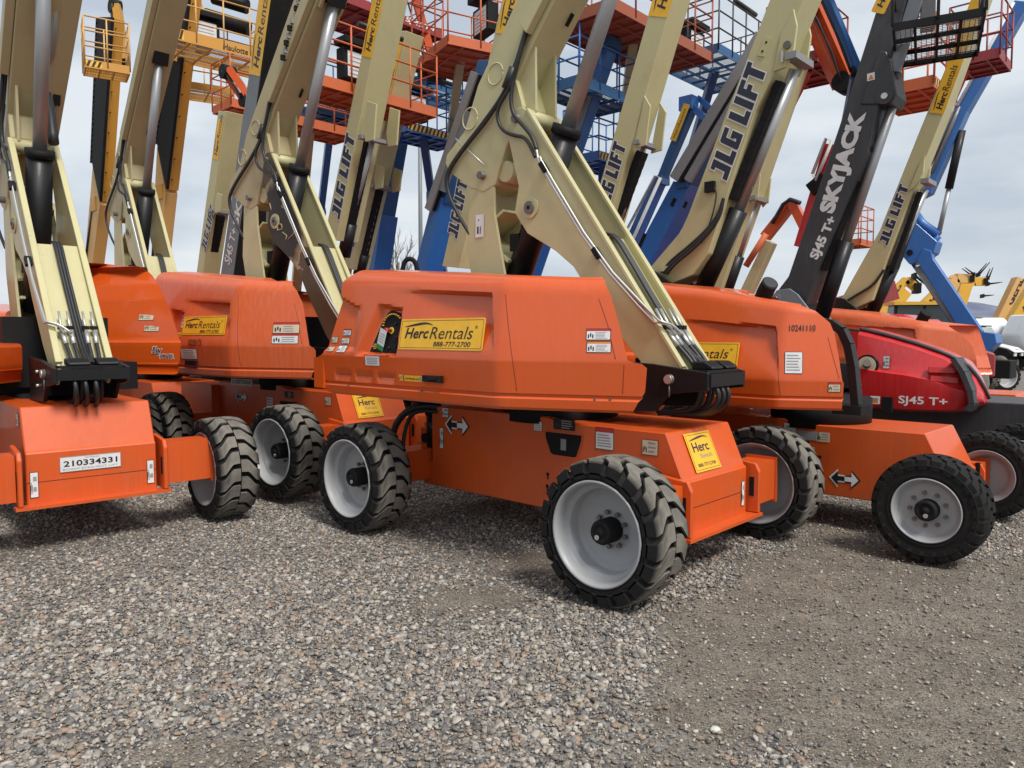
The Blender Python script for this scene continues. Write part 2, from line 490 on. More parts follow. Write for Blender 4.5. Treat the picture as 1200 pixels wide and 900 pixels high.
def rental_sign(root, M, w, h, phone=True, name='rental_sign'):
    """wide yellow hire plate, x right y up from its lower left corner"""
    mb = MB()
    rrect(mb, 0, 0, w, h, .014, SIGNY, M, 0.004, 0.004)
    b = 0.012; t = 0.003
    for (x0, y0, x1, y1) in ((b, b, w - b, b + t), (b, h - b - t, w - b, h - b), (b, b, b + t, h - b), (w - b - t, b, w - b, h - b)):
        rect(mb, x0, y0, x1, y1, INK, M, 0.0048)
    o = mb.build(name, root)
    lt = MB()
    fit_text(lt, 'Herc', .07 * w, .36 * h, .30 * w, .35 * h, INK, M, 0.0056, 0.022, 0.22)
    fit_text(lt, 'Rentals', .385 * w, .35 * h, .50 * w, .38 * h, INK, M, 0.0056, -0.002, 0.22)
    fit_text(lt, '888-777-2700', .44 * w, .11 * h, .43 * w, .155 * h, INK, M, 0.0056, 0.012, 0.15)
    fit_text(lt, '®', .90 * w, .66 * h, .03 * w, .10 * h, INK, M, 0.0056)
    swoosh(lt, .05 * w, .72 * h, .36 * w, .17 * h, INK, M, 0.0056)
    lt.build('lettering', o)
    return o

def square_sign(root, M, w, h):
    mb = MB(); rect(mb, 0, 0, w, h, SIGNY, M, 0.004)
    b = .012
    rect(mb, b, b, w - b, b + .003, INK, M, 0.0046); rect(mb, b, h - b - .003, w - b, h - b, INK, M, 0.0046)
    rect(mb, b, b, b + .003, h - b, INK, M, 0.0046); rect(mb, w - b - .003, b, w - b, h - b, INK, M, 0.0046)
    o = mb.build('rental_sign', root)
    lt = MB()
    fit_text(lt, 'Herc', .16 * w, .50 * h, .62 * w, .25 * h, NAVY, M, 0.0055, 0.02)
    fit_text(lt, 'Rentals', .36 * w, .33 * h, .46 * w, .12 * h, GREYINK, M, 0.0055)
    fit_text(lt, '888-777-2700', .15 * w, .12 * h, .70 * w, .09 * h, NAVY, M, 0.0055, .01)
    swoosh(lt, .10 * w, .79 * h, .75 * w, .11 * h, NAVY, M, 0.0055)
    lt.build('lettering', o)

def decal(root, M, w, h, head=REDINK, base=WHITE, lines=5, name='warning_decal', border=True, pict=True):
    mb = MB()
    rect(mb, 0, 0, w, h, INK if border else base, M, 0.003)
    e = 0.004 if border else 0
    rect(mb, e, e, w - e, h - e, base, M, 0.0036)
    if head: rect(mb, e, h * .78, w - e, h - e, head, M, 0.0042)
    y1 = h * (.70 if head else .88); x0 = w * (.38 if pict else .10)
    for i in range(lines):
        y = y1 - (i + .6) * (y1 - h * .08) / lines
        rect(mb, x0, y, w * (.9 - .16 * random.random()), y + (y1 - h * .08) / lines * .45, GREYINK, M, 0.0042)
    if pict:
        for i in range(3):
            a = w * (.07 + .09 * i); rect(mb, a, h * (.16 + .12 * (i % 2)), a + w * .055, h * (.5 + .1 * (i % 2)), INK, M, 0.0042)
    return mb.build(name, root)

def arrow_decal(root, M, w, h):
    """double-headed travel arrow: one half black, one half white"""
    mb = MB()
    for s, mat, oth in ((-1, INK, WINK), (1, WINK, INK)):
        for k, (m, z, g) in enumerate(((oth, .003, 0.012), (mat, .0042, 0))):
            pts = [(0, -.16 * h - g), (s * .25 * w, -.16 * h - g), (s * .25 * w, -.5 * h - g * 1.5), (s * (.5 * w + g * 1.5), 0), (s * .25 * w, .5 * h + g * 1.5), (s * .25 * w, .16 * h + g), (0, .16 * h + g)]
            mb.face([mb.bm.verts.new(M @ Vector((x, y, z))) for x, y in pts], m)
    return mb.build('arrow_decal', root)

BLOCK = {
    'J': (.60, [(0, 0), (.60, 0), (.60, 1), (.16, 1), (.16, .78), (.30, .78), (.30, .25), (0, .25)]),
    'L': (.58, [(0, 0), (.58, 0), (.58, .26), (.30, .26), (.30, 1), (0, 1)]),
    'G': (.68, [(.07, 0), (.68, 0), (.68, .56), (.36, .56), (.36, .37), (.41, .37), (.41, .24), (.29, .24), (.29, .76), (.68, .76), (.68, 1), (.07, 1), (0, .93), (0, .07)]),
    'I': (.30, [(0, 0), (.30, 0), (.30, 1), (0, 1)]),
    'F': (.62, [(0, 0), (.30, 0), (.30, .37), (.54, .37), (.54, .61), (.30, .61), (.30, .76), (.62, .76), (.62, 1), (0, 1)]),
    'T': (.66, [(.18, 0), (.48, 0), (.48, .76), (.66, .76), (.66, 1), (0, 1), (0, .76), (.18, .76)])}
def offset_poly(ps, d):
    n = len(ps); out = []
    for i in range(n):
        a, b, c = Vector(ps[i - 1]), Vector(ps[i]), Vector(ps[(i + 1) % n])
        e1, e2 = (b - a).normalized(), (c - b).normalized()
        n1, n2 = Vector((e1.y, -e1.x)), Vector((e2.y, -e2.x))
        k = d / max(.35, 1 + n1.dot(n2)); out.append((b.x + (n1.x + n2.x) * k, b.y + (n1.y + n2.y) * k))
    return out
def block_text(part, s, M, w, h, mat, outline, shear=.16, name='lettering'):
    """heavy slanted block capitals with a pale outline"""
    gap, space = .09, .30
    tot = sum(space if ch == ' ' else BLOCK[ch][0] + gap for ch in s) - gap
    x = 0; mb = MB(); kx = (w - shear * h) / tot
    for ch in s:
        if ch == ' ': x += space; continue
        gw, ps = BLOCK[ch]
        def T(q, z): return [mb.bm.verts.new(M @ Vector(((x + a) * kx + shear * h * b, b * h, z))) for a, b in q]
        if outline: mb.face(T(offset_poly(ps, .055), .003), outline)
        mb.face(T(ps, .0045), mat)
        x += gw + gap
    return mb.build(name, part)

def boom_text(part, s, M, w, h, mat=NAVY, outline=None, bold=0.03, shear=0.0, name='lettering'):
    if all(c == ' ' or c in BLOCK for c in s): return block_text(part, s, M, w, h, mat, outline)
    mb = MB()
    if outline:
        fit_text(mb, s, -.015 * w, -.05 * h, w * 1.03, h * 1.1, outline, M, 0.003, bold + .028, shear)
    fit_text(mb, s, 0, 0, w, h, mat, M, 0.0045, bold, shear)
    return mb.build(name, part)
# ------------------------------------------------------------------ wheels
def lug_tyre(R=0.44, W=0.33, rim=0.315, lugs=19, lug_h=0.038):
    mb = MB()
    hw = W / 2; Rc = R - lug_h
    prof = [(rim - .012, -hw + .015), (rim, -hw + .004), (rim + .016, -hw), (rim + .020, -hw - .004), (rim + .026, -hw - .004), (rim + .030, -hw), (Rc - .055, -hw - .004), (Rc - .050, -hw - .009), (Rc - .040, -hw - .009), (Rc - .036, -hw - .003), (Rc - .02, -hw + .002), (Rc - .002, -hw + .03), (Rc, -hw + .06),
            (Rc, hw - .06), (Rc - .002, hw - .03), (Rc - .02, hw - .002), (Rc - .036, hw + .003), (Rc - .040, hw + .009), (Rc - .050, hw + .009), (Rc - .055, hw + .004), (rim + .030, hw), (rim + .026, hw + .004), (rim + .020, hw + .004), (rim + .016, hw), (rim, hw - .004), (rim - .012, hw - .015)]
    mb.lathe(prof, TYRE, 56)
    pitch = 2 * PI / lugs
    for side in (-1, 1):
        for k in range(lugs):
            a0 = pitch * (k + (0.5 if side > 0 else 0.0))
            jit = random.uniform(-.01, .01)
            # stations: (lateral, angle shift, half width, top radius, bottom radius)
            st = [(.004, .00, .385, R, Rc - .01), (.058, .02, .395, R, Rc - .01), (.074, .10, .39, R, Rc - .01),
                  (hw - .035, .56, .385, R - .004, Rc - .01), (hw + .002, .68, .37, R - .020, Rc - .03), (hw + .009, .70, .35, R - .070, Rc - .070)]
            rings = []
            for y, sh, w, rt, rb in st:
                a = a0 - (sh + jit) * pitch
                q = []
                for (aa, rr) in ((a - w * pitch, rb), (a - w * pitch * .91, rt), (a + w * pitch * .91, rt), (a + w * pitch, rb)):
                    q.append(mb.bm.verts.new((rr * math.cos(aa), side * y, rr * math.sin(aa))))
                rings.append(q)
            for A, B in zip(rings, rings[1:]):
                for i in range(3):
                    q = [A[i], A[i + 1], B[i + 1], B[i]]
                    mb.face(q if side > 0 else q[::-1], TYRE)
            mb.face(rings[0] if side < 0 else rings[0][::-1], TYRE); mb.face(rings[-1], TYRE)
    for e in mb.bm.edges: e.smooth = not (len(e.link_faces) == 2 and e.calc_face_angle(0) > .6)
    me = mb.mesh('tyre')
    return me

def rim_dish(r=0.318, hw=0.165, deep=True):
    mb = MB()
    if deep:
        prof = [(r - .012, -hw + .012), (r, -hw), (r - .002, -hw - .008), (r - .010, -hw - .009), (r - .018, -hw - .004), (r - .026, -hw + .03), (r - .030, -.10), (r - .034, -.088), (r - .058, -.082), (r - .063, -.074), (r - .068, -.012), (r - .074, -.004), (r - .092, .0), (r - .098, .006), (r - .105, .012), (.12, .012), (.0, .012)]
    else:
        prof = [(r - .004, -hw + .012), (r, -hw), (r - .004, -hw - .008), (r - .010, -hw - .006), (r - .018, -hw + .02), (r - .030, -hw + .03), (r - .036, -hw + .055),
                (r - .05, -hw + .066), (r - .065, -hw + .070), (.10, -hw + .070), (.0, -hw + .070)]
    mb.lathe(prof, RIM, 64)
    inner = [(.0, .02), (r - .10, .02), (r - .06, .03), (r - .045, .10), (r - .02, hw - .02), (r - .004, hw + .008), (r, hw), (r - .012, hw - .012)]
    mb.lathe(inner, RIM, 64)
    for e in mb.bm.edges: e.smooth = not (len(e.link_faces) == 2 and e.calc_face_angle(0) > .35)
    return mb.mesh('rim')

def hub_mesh(y0, y1, r, bolts=9, br=0.105, yb=0.0):
    mb = MB()
    mb.lathe([(r, y0), (r, y1 + .02), (r - .006, y1 + .008), (r - .012, y1), (r * .62, y1), (r * .58, y1 + .006), (r * .35, y1 + .006), (r * .33, y1 - .004), (0, y1 - .004)], BLACKM, 28)
    for k in range(16):
        a = 2 * PI * k / 16
        mb.box((r * math.cos(a) * .8, y1 + .002, r * math.sin(a) * .8), (.007, .006, .016), BLACKM, rot=Matrix.Rotation(-a, 3, 'Y'))
    for k in range(bolts):
        a = 2 * PI * (k + .3) / bolts
        mb.cyl((br * math.cos(a), yb, br * math.sin(a)), (br * math.cos(a), yb - .022, br * math.sin(a)), .015, PIN, 6, smooth=False)
    mb.cyl((.02, y1, -r * .35), (.02, y1 - .006, -r * .35), .016, ZINC, 8)
    return mb.mesh('hub')

TY_A = lug_tyre(); RM_A = rim_dish(); HB_A = hub_mesh(.006, -.125, .075)
TY_B = lug_tyre(0.377, 0.28, 0.226, 24, 0.016); RM_B = rim_dish(.228, .14, False); HB_B = hub_mesh(-.07, -.155, .075, 9, .118, -.07)

def wheel(root, u, v, z, kind='A', steer=0.0, spin=0.0, label=None):
    t, r, h = (TY_A, RM_A, HB_A) if kind == 'A' else (TY_B, RM_B, HB_B)
    g = group('wheel', root, (u, v, z), (0, 0, steer + (PI if v > 0 else 0)))
    for me, nm in ((t, 'tyre'), (r, 'rim'), (h, 'hub')):
        put(me, nm, g, rot=(0, spin, PI if (nm == 'tyre' and v > 0) else 0))
    if label: g['label'] = label
    return g

# ------------------------------------------------------------------ moulded engine hood
def lerp_tab(tab, x):
    if x <= tab[0][0]: return tab[0][1]
    for (a, b), (c, d) in zip(tab, tab[1:]):
        if x <= c: return b + (d - b) * (x - a) / max(1e-9, c - a)
    return tab[-1][1]

def sstep(a, b, x):
    t = min(1, max(0, (x - a) / (b - a))); return t * t * (3 - 2 * t)

class Hood:
    """one flank cover of the turntable; s = -1 right flank, +1 left flank"""
    def __init__(s, side=-1, zb=1.115, zc=1.43, ztop=((-1.4, 2.125), (1.0, 1.965)), w0=1.2, ub=.45, k=.44, rear=None, front=None, inner=.36, disp=None, taper=.105, shoulder=.13, recede=.75):
        s.side, s.zb, s.zc, s.zt, s.w0, s.ub, s.k, s.inner, s.disp, s.taper, s.sh = side, zb, zc, ztop, w0, ub, k, inner, disp, taper, shoulder
        s.recede = recede
        s.rear = rear or ((1.114, -1.41), (1.17, -1.65), (1.40, -1.657), (1.44, -1.53), (1.92, -1.39), (2.03, -1.41), (2.10, -1.29))
        s.front = front or ((1.118, 1.248), (1.253, 1.326), (1.417, 1.342), (1.436, 1.236), (1.636, 1.173), (1.846, 1.095), (1.944, 1.023), (1.986, .923))
    def bend(s, u):
        x = u - s.ub
        return s.k * (math.sqrt(x * x + .0009) + x) / 2 if x > -.3 else 0
    def w_at(s, z):
        zb, zc = s.zb, s.zc
        if z < zc: return s.w0 - .012 + .024 * (z - zb) / (zc - zb)
        return s.w0 + .012 - s.taper * ((z - zc) / .55) ** 1.15
    def surf(s, u, z):
        w = s.w_at(z) - s.bend(u)
        if s.disp: w -= s.disp(u, z)
        return s.side * w
    def M(s, u, z, tilt=True):
        e = .02
        P = Vector((u, s.surf(u, z), z))
        Pu = Vector((u + e, s.surf(u + e, z), z)) - P
        Pz = Vector((u, s.surf(u, z + e), z + e)) - P
        if s.side > 0: Pu = -Pu
        return plane_M(P, Pu, Pz)
    def rows(s):
        zb, zc = s.zb, s.zc
        r = [(zb, -.05), (zb + .003, -.012), (zb + .02, .0), (zb + .075, .004), (zb + .085, -.004), (zb + .092, -.014), (zb + .104, -.014), (zb + .11, .0)]
        for i in range(1, 9): r.append((zb + .11 + (zc - .008 - zb - .11) * i / 8, 0))
        r += [(zc, .0)]
        return r
    def build(s, root, mat, name='hood', nu=120):
        mb = MB(); bm = mb.bm
        lowz = s.rows()
        nhi, narc = 30, 7
        cols = []
        NU = getattr(s, 'nu', nu)
        for i in range(NU + 1):
            f = i / NU
            um = -1.5 + f * 2.6
            col = []
            def U(z):
                a, b = lerp_tab(s.rear, z), lerp_tab(s.front, z)
                return a + (b - a) * f
            for z, dw in lowz:
                u = U(z); col.append((u, s.side * (s.w_at(z) + dw - s.bend(u) - (s.disp(u, z) if s.disp and z > s.zb + .1 else 0)), z))
            ztu = lerp_tab(s.zt, U(1.8))
            zs = ztu - s.sh
            for j in range(1, nhi + 1):
                z = s.zc + (zs - s.zc) * j / nhi
                u = U(z); col.append((u, s.surf(u, z), z))
            ws = s.w_at(zs)
            for j in range(1, narc + 1):
                a = j / narc * PI / 2
                z = zs + s.sh * math.sin(a)
                u = U(min(z, ztu)); w = ws - .02 * math.sin(a) - s.sh * .95 * (1 - math.cos(a))
                col.append((u, s.side * (w - s.bend(u)), z))
            u = U(ztu)
            ud = u - s.recede * max(0, (f - .55) / .45)
            for g in (.7, .52, s.inner):
                q = (ws - s.sh - g) / max(.01, ws - s.sh - s.inner)
                col.append((u + (ud - u) * max(0, q), s.side * g, ztu + .02))
            col.append((ud, s.side * s.inner, s.zb + .1))
            cols.append([bm.verts.new(p) for p in col])
        nr = min(len(c) for c in cols)
        for A, B in zip(cols, cols[1:]):
            for j in range(nr - 1):
                q = [A[j], B[j], B[j + 1], A[j + 1]]
                mb.face(q if s.side < 0 else q[::-1], mat, True)
        for c, fl in ((cols[0], False), (cols[-1], True)):   # end walls
            inn = [bm.verts.new((v.co.x + (.05 if not fl else -s.recede), s.side * s.inner, v.co.z)) for v in c[:nr]]
            if fl:   # a turned-in lip, then the dark engine bay
                lip = [bm.verts.new((v.co.x - .03, v.co.y - s.side * .02, v.co.z)) for v in c[:nr]]
                for j in range(nr - 1): mb.face([c[j], c[j + 1], lip[j + 1], lip[j]], mat, False)
                c = lip
            for j in range(nr - 1):
                q = [c[j], c[j + 1], inn[j + 1], inn[j]]
                mb.face(q, mat, False)
        bmesh.ops.recalc_face_normals(bm, faces=bm.faces[:])
        o = mb.build(name, root)
        auto_smooth(o, 0.42)
        return o

def hood_disp(rec=True, panel=True, rearline=True, ub=.45, z0=1.47, ztl=1.93, ztr=1.865, ur=.36, slots=True):
    def d(u, z):
        a = 0.0
        if rec:
            zt_ = ztl + (ztr - ztl) * (u + .72) / 1.03
            ru = sstep(-.75, ur - .05, u)
            edge = ur + (1.86 - z) * .22 - .02
            inside = (1 - sstep(edge - .008, edge + .008, u)) * (1 - sstep(zt_ - .006, zt_ + .006, z)) * (z > z0)
            a += .075 * ru * inside * sstep(z0, ztr, z) ** .8
        if panel:
            # sloped pocket round the ground control panel
            l = -1.00 + (z - 1.46) * .50
            tz = 1.80 - (u + .80) * .16
            a += .055 * sstep(l - .09, l + .03, u) * (1 - sstep(-.585, -.57, u)) * sstep(1.435, 1.455, z) * (1 - sstep(tz - .01, tz + .035, z))
        if rearline:
            x = u + 1.30
            zl = 1.915 - .105 * sstep(-.2, .22, x)
            a += .035 * (1 - sstep(zl - .012, zl + .012, z)) * (1 - sstep(-1.17, -1.07, u)) * sstep(1.46, 1.50, z)
        if slots and 1.245 < z < 1.31:
            for c0 in (-1.38, -1.10, -.82):
                a += .02 * sstep(c0, c0 + .02, u) * (1 - sstep(c0 + .2, c0 + .24, u)) * sstep(1.245, 1.258, z) * (1 - sstep(1.285, 1.31, z))
        return a
    return d

# ------------------------------------------------------------------ chassis
def chassis(root, mat, wc=.43, zt=.96, zc=.66, zb=.30, u1=1.24, u2=1.37, u3=1.47, rear=-1.08, wheels='A', wb=1.245, tr=1.03, wz=.44, axle=True, arrow=True, sign=True, steer=0.0, simple=False, wl=True):
    mb = MB()
    mb.prism([(rear, zb), (u2 + .02, zb - .005), (u2 + .02, zc - .01), (u2, zc), (u1, zt), (u1 - .9, zt), (u1 - 1.0, zt + .03), (rear, zt + .03)], -wc, wc, mat, .008)
    mb.build('chassis', root)
    fb = MB()
    fb.box((u3 - .045, 0, zb - .002), (.11, 2 * wc + .17, .022), mat, .004)
    for s in (-1, 1):
        # towing gusset; a black block paints in the shade of its slot
        g = wc + .05
        pts = [(u2 - .18, zb + .012), (u3, zb + .012), (u3, zc - .05), (u3 - .03, zc + .01), (u2 - .18, zc + .04)]
        fb.prism(pts, s * g - .016, s * g + .016, mat, .006)
        fb.box((u3 - .055, s * g, zb + .20), (.036, .038, .14), BLACKM, .012)
        if axle:
            fb.box((u3 - .17, s * (g + .20), (zb + zc) / 2 + .015), (.22, .36, zc - zb - .06), mat, .012)
            fb.box((u3 - .17, s * (g + .39), (zb + zc) / 2 + .015), (.25, .03, zc - zb - .02), mat, .008)
    fb.build('front_axle', root)
    if not simple:
        sm = MB()
        rect(sm, -wc, 0, wc, .004, INK, plane_M((u2 + .0215, 0, zb + .17), (0, 1, 0), (0, 0, 1)))
        sm.build('weld_seam', root)
    rb = MB()
    rb.box((-wb, 0, (zb + zc) / 2), (.26, 2 * tr - .36, .26), mat, .01)
    rb.box((rear - .10, 0, zb + .30), (.24, wc * 1.5, .44), mat, .01)
    rb.build('rear_axle', root)
    if wl:
        for u in (wb, -wb):
            for s in (-1, 1):
                wheel(root, u, s * tr, wz, wheels, steer if u > 0 else 0, random.uniform(0, 3))
    return

# ------------------------------------------------------------------ rods, tubes, booms from survey points
def P3(fr, p, v):
    u, z = fr.onv(p, v); return (u, v, z)

def rod(root, name, p0, p1, r, mat, n=14, parent=None):
    return MB().cyl(p0, p1, r, mat, n).build(name, parent or root)

def hose(root, name, pts, r=.012, mat=None, sm=2, n=6):
    return MB().tube(pts, r, mat or HOSE, n, sm).build(name, root)

def rot_pts(pts, c, deg):
    a = math.radians(deg); ca, sa = math.cos(a), math.sin(a)
    return [(c[0] + (x - c[0]) * ca - (y - c[1]) * sa, c[1] + (x - c[0]) * sa + (y - c[1]) * ca) for x, y in pts]
# ------------------------------------------------------------------ tower-boom lift (orange base, cream arms)
ARM = [(-.31, 3.391), (-.375, 3.318), (-.398, 3.174), (-.285, 2.779), (-.328, 2.577), (-.19, 2.399), (.097, 2.242), (.276, 2.109), (.406, 1.935), (.752, 1.539), (.876, 1.414), (.93, 1.27), (1.13, 1.21), (1.24, 1.30), (1.203, 1.376), (-.20, 3.352), (-.245, 3.39)]
LINK = [(-.862, 2.86), (-.80, 2.97), (-.75, 3.005), (-.696, 3.015), (-.63, 2.99), (-.587, 2.914), (-.578, 2.596), (-.444, 2.015), (-.36, 1.7), (-.36, 1.3), (-.78, 1.3), (-.79, 1.7), (-.837, 2.033), (-.918, 2.32)]
BOOM_LOW = [(-.33, 3.62), (-.255, 3.40), (-.33, 3.27), (-.44, 3.12), (-.52, 2.95), (-.57, 2.83), (-.70, 2.79), (-.862, 2.845), (-1.135, 3.021), (-1.175, 3.10), (-1.162, 3.165), (-.933, 3.33), (-.765, 3.679)]
BW = .17

def tower_lift(label, fr, lift=0.0, rot=0.0, boom_top=6.2, boom_rot=0.0, grp='boom lifts parked in rows in the yard', arm_mat=None, hoses=True, hood_r=None, hood_l=None, hoodmat=None, wheels=True, detail=True, burnt=False, boom_mat=None):
    root = thing('boom_lift', label, 'boom lift', fr, grp)
    hoodmat = hoodmat or ORANGE
    am = arm_mat or CREAM
    bmat = boom_mat or am
    foot = (1.15, 1.35)
    def tf(p):
        p = rot_pts([p], foot, rot)[0] if rot else p
        k = min(1, max(0, (p[1] - 1.5) / 1.1))
        return (p[0], p[1] + lift * k)
    def tfs(ps): return [tf(p) for p in ps]
    def t3(p, v): q = tf(p); return (q[0], v, q[1])
    # arms
    a = MB()
    ap = tfs(ARM)
    a.prism(ap, -.19, -.165, BURNT if burnt else am, .004)
    a.build('tower_arm_plate', root, label='scorched black-brown tower arm plate' if burnt else None)
    a = MB(); a.prism(ap, .165, .19, am, .004); a.build('tower_arm_plate', root)
    # web closing the lower half, lip flanges on the front edges
    w = MB()
    A, B = (1.15, 1.36), (.50, 2.30)
    n = (-.815 * .05, -.58 * .05)
    w.prism(tfs([A, B, (B[0] - .03, B[1] - .02), (A[0] - .03, A[1] - .02)]), -.165, .165, am)
    for vv in (-.1775, .1775):
        w.prism(tfs([(1.225, 1.385), (-.185, 3.37), (-.205, 3.355), (1.205, 1.37)]), vv - .024, vv + .024, am, .003)
    w.prism(tfs([(.30, 2.10), (.50, 2.30), (.48, 2.33), (.28, 2.13)]), -.165, .165, am)
    w.build('arm_web', root)
    l = MB()
    lp = tfs(LINK)
    for v0 in (-.165, .14):
        l.prism(lp, v0, v0 + .025, am, .004)
    for (p, q) in (((-.80, 2.45), (-.50, 2.62)), ((-.80, 2.45), (-.45, 2.2)), ((-.80, 2.0), (-.42, 2.05)), ((-.86, 2.3), (-.70, 1.8))):
        d = Vector((q[0] - p[0], q[1] - p[1])).normalized() * .012
        l.prism(tfs([(p[0] - d.y, p[1] + d.x), (q[0] - d.y, q[1] + d.x), (q[0] + d.y, q[1] - d.x), (p[0] + d.y, p[1] - d.x)]), -.14, .14, am)
    l.build('timing_link', root)
    # main boom
    bt = [(.135, 4.208), (-.198, 3.827)]
    def ext(p, d, z):
        k = (z - p[1]) / d[1]; return (p[0] + d[0] * k, z)
    top_f = ext((.135, 4.208), (.333, .381), boom_top)
    top_r = ext((-.765, 3.679), (.445, .56), boom_top)
    poly = [top_r, top_f, (.135, 4.208), (-.198, 3.80)] + BOOM_LOW
    c = (-.31, 3.31)
    if boom_rot: poly = rot_pts(poly, c, boom_rot)
    poly = [(x, z + lift) for x, z in (rot_pts([p], foot, rot)[0] if rot else p for p in poly)]
    def bt3(p, v):
        if boom_rot: p = rot_pts([p], c, boom_rot)[0]
        if rot: p = rot_pts([p], foot, rot)[0]
        return (p[0], v, p[1] + lift)
    bb = MB(); bb.prism(poly, -BW, BW, bmat, .006)
    bo = bb.build('main_boom', root)
    # pressed rings and lugs on the boom
    for (cu, cz, r) in ((-.56, 3.72, .085), (-.86, 3.42, .09)):
        cc = bt3((cu, cz), -BW - .001)
        pts = [(cc[0] + r * math.cos(t * PI / 12), cc[1], cc[2] + r * math.sin(t * PI / 12)) for t in range(25)]
        MB().tube(pts, .006, bmat, 5).build('pressed_ring', bo)
    for vv in (-.12, .12):
        q = [bt3(p, 0) for p in ((-.31, 3.74), (-.16, 3.86), (-.16, 3.72), (-.155, 3.36), (-.2, 3.24), (-.30, 3.22), (-.36, 3.28))]
        MB().prism([(p[0], p[2]) for p in q], vv - .012, vv + .012, bmat, .003).build('boom_lug', bo)
    MB().box(bt3((.02, 4.06), .06), (.05, .015, .10), BLACK, 0, rot=Matrix.Rotation(.72, 3, 'Y')).build('belly_slot', bo)
    # cable tray on the boom
    tr = MB()
    q = [bt3(p, 0) for p in ((-.24, 4.02), (-.16, 3.92), (top_f[0] - .08, top_f[1] - .03), (top_f[0] - .20, top_f[1] + .05))]
    tr.prism([(p[0], p[2]) for p in q], -BW - .075, -BW - .004, bmat, .004)
    tr.build('cable_tray', bo)
    # pins
    for p, r, ex in (((-.31, 3.312), .034, .03), ((-.702, 2.922), .032, .03)):
        MB().cyl(t3(p, -.19 - ex), t3(p, .19 + ex), r, PIN, 16).build('pivot_pin', root)
    MB().cyl(t3((-.158, 2.596), -.19 - .012), t3((-.158, 2.596), -.19), .085, am, 28).build('pivot_boss', root)
    MB().cyl(t3((-.158, 2.596), -.19 - .026), t3((-.158, 2.596), -.19), .050, PIN, 24).cyl(t3((-.158, 2.596), -.19 - .030), t3((-.158, 2.596), -.19), .016, BLACKM, 12).build('boss_cap', root)
    MB().cyl(t3((-.47, 2.93), -.145), t3((-.47, 2.93), .145), .085, am, 24).build('cross_tube', root)
    MB().cyl(t3((-.22, 3.31), -.165), t3((-.22, 3.31), .165), .065, am, 24).build('cross_tube', root)
    # lift cylinder
    cb, cg = t3((-.52, 1.95), 0), t3((.055, 3.20), 0)
    d = (Vector(cg) - Vector(cb)).normalized()
    cy = MB(); cy.cyl(cb, cg, .108, BLACK, 24)
    cy.cyl(Vector(cb) + d * .55, Vector(cb) + d * .62, .115, BLACK, 24)
    cy.box(Vector(cb) + d * .50 + Vector((-.10, -.06, -.05)), (.10, .09, .14), BLACKM, .01)
    co = cy.build('lift_cylinder', root)
    g = MB(); g.cyl(Vector(cg) - d * .05, Vector(cg) + d * .02, .120, BLACKM, 24); g.build('gland', co)
    rd = MB(); rd.cyl(cg, Vector(cg) + d * 1.9, .058, STEEL, 20); rd.build('cylinder_rod', co)
    # rod-end bracket on the boom belly
    re = Vector(cg) + d * 1.9
    rb = MB(); rb.box(re, (.16, .20, .30), BLACK, .02, rot=Matrix.Rotation(.42, 3, 'Y')); rb.build('rod_end', co)
    k = MB()
    for vv in (-.13, .13):
        k.box(re + Vector((-.10, vv, .07)), (.34, .03, .40), bmat, .02, rot=Matrix.Rotation(.72, 3, 'Y'))
    k.box(re + Vector((.03, 0, .20)), (.06, .24, .26), bmat, .01, rot=Matrix.Rotation(.72, 3, 'Y'))
    k.cyl(re + Vector((0, -.16, 0)), re + Vector((0, .16, 0)), .035, PIN, 14)
    k.build('cylinder_bracket', bo)
    # front bracket, turntable
    br = MB()
    plate = [(.55, 1.42), (1.02, 1.40), (1.445, 1.352), (1.445, 1.235), (1.16, 1.20), (1.05, 1.075), (.55, 1.06)]
    for v0 in (-.265, .235):
        br.prism(plate, v0, v0 + .03, BLACK, .004)
    br.box((1.43, 0, 1.30), (.05, .48, .085), BLACK, .006)
    br.box((1.36, 0, 1.355), (.12, .44, .02), BLACK, .004)
    for vv in (-.08, .12):
        br.prism([(1.26, 1.365), (1.42, 1.365), (1.42, 1.385), (1.36, 1.42), (1.26, 1.42)], vv - .075, vv + .075, BLACKM, .008)
    br.build('tower_bracket', root)
    bn = MB()
    bn.cyl((1.163, -.285, 1.30), (1.163, .285, 1.30), .034, PIN, 16)
    bn.cyl((1.163, -.285, 1.30), (1.163, -.295, 1.30), .030, ZINC, 16)
    for z in (1.20, 1.31):
        bn.cyl((.93, -.285, z), (.93, -.262, z), .012, ZINC, 8)
    bn.tube([(1.163, -.272, 1.27), (1.165, -.272, 1.18)], .006, PIN, 5)
    bn.build('pin_bolt', root)
    hub = MB()
    hub.cyl((0, 0, .93), (0, 0, 1.10), .46, BLACKM, 40)
    hub.box((-.50, 0, 1.22), (1.5, 1.3, .25), BLACKM); hub.box((.30, 0, 1.20), (.9, .44, .20), BLACKM)
    hub.box((-.45, .0, 1.45), (1.5, .80, .6), BLACKM, .1)
    hub.build('turntable', root)
    if hood_r: hood_r.build(root, hoodmat)
    if hood_l: hood_l.build(root, hoodmat)
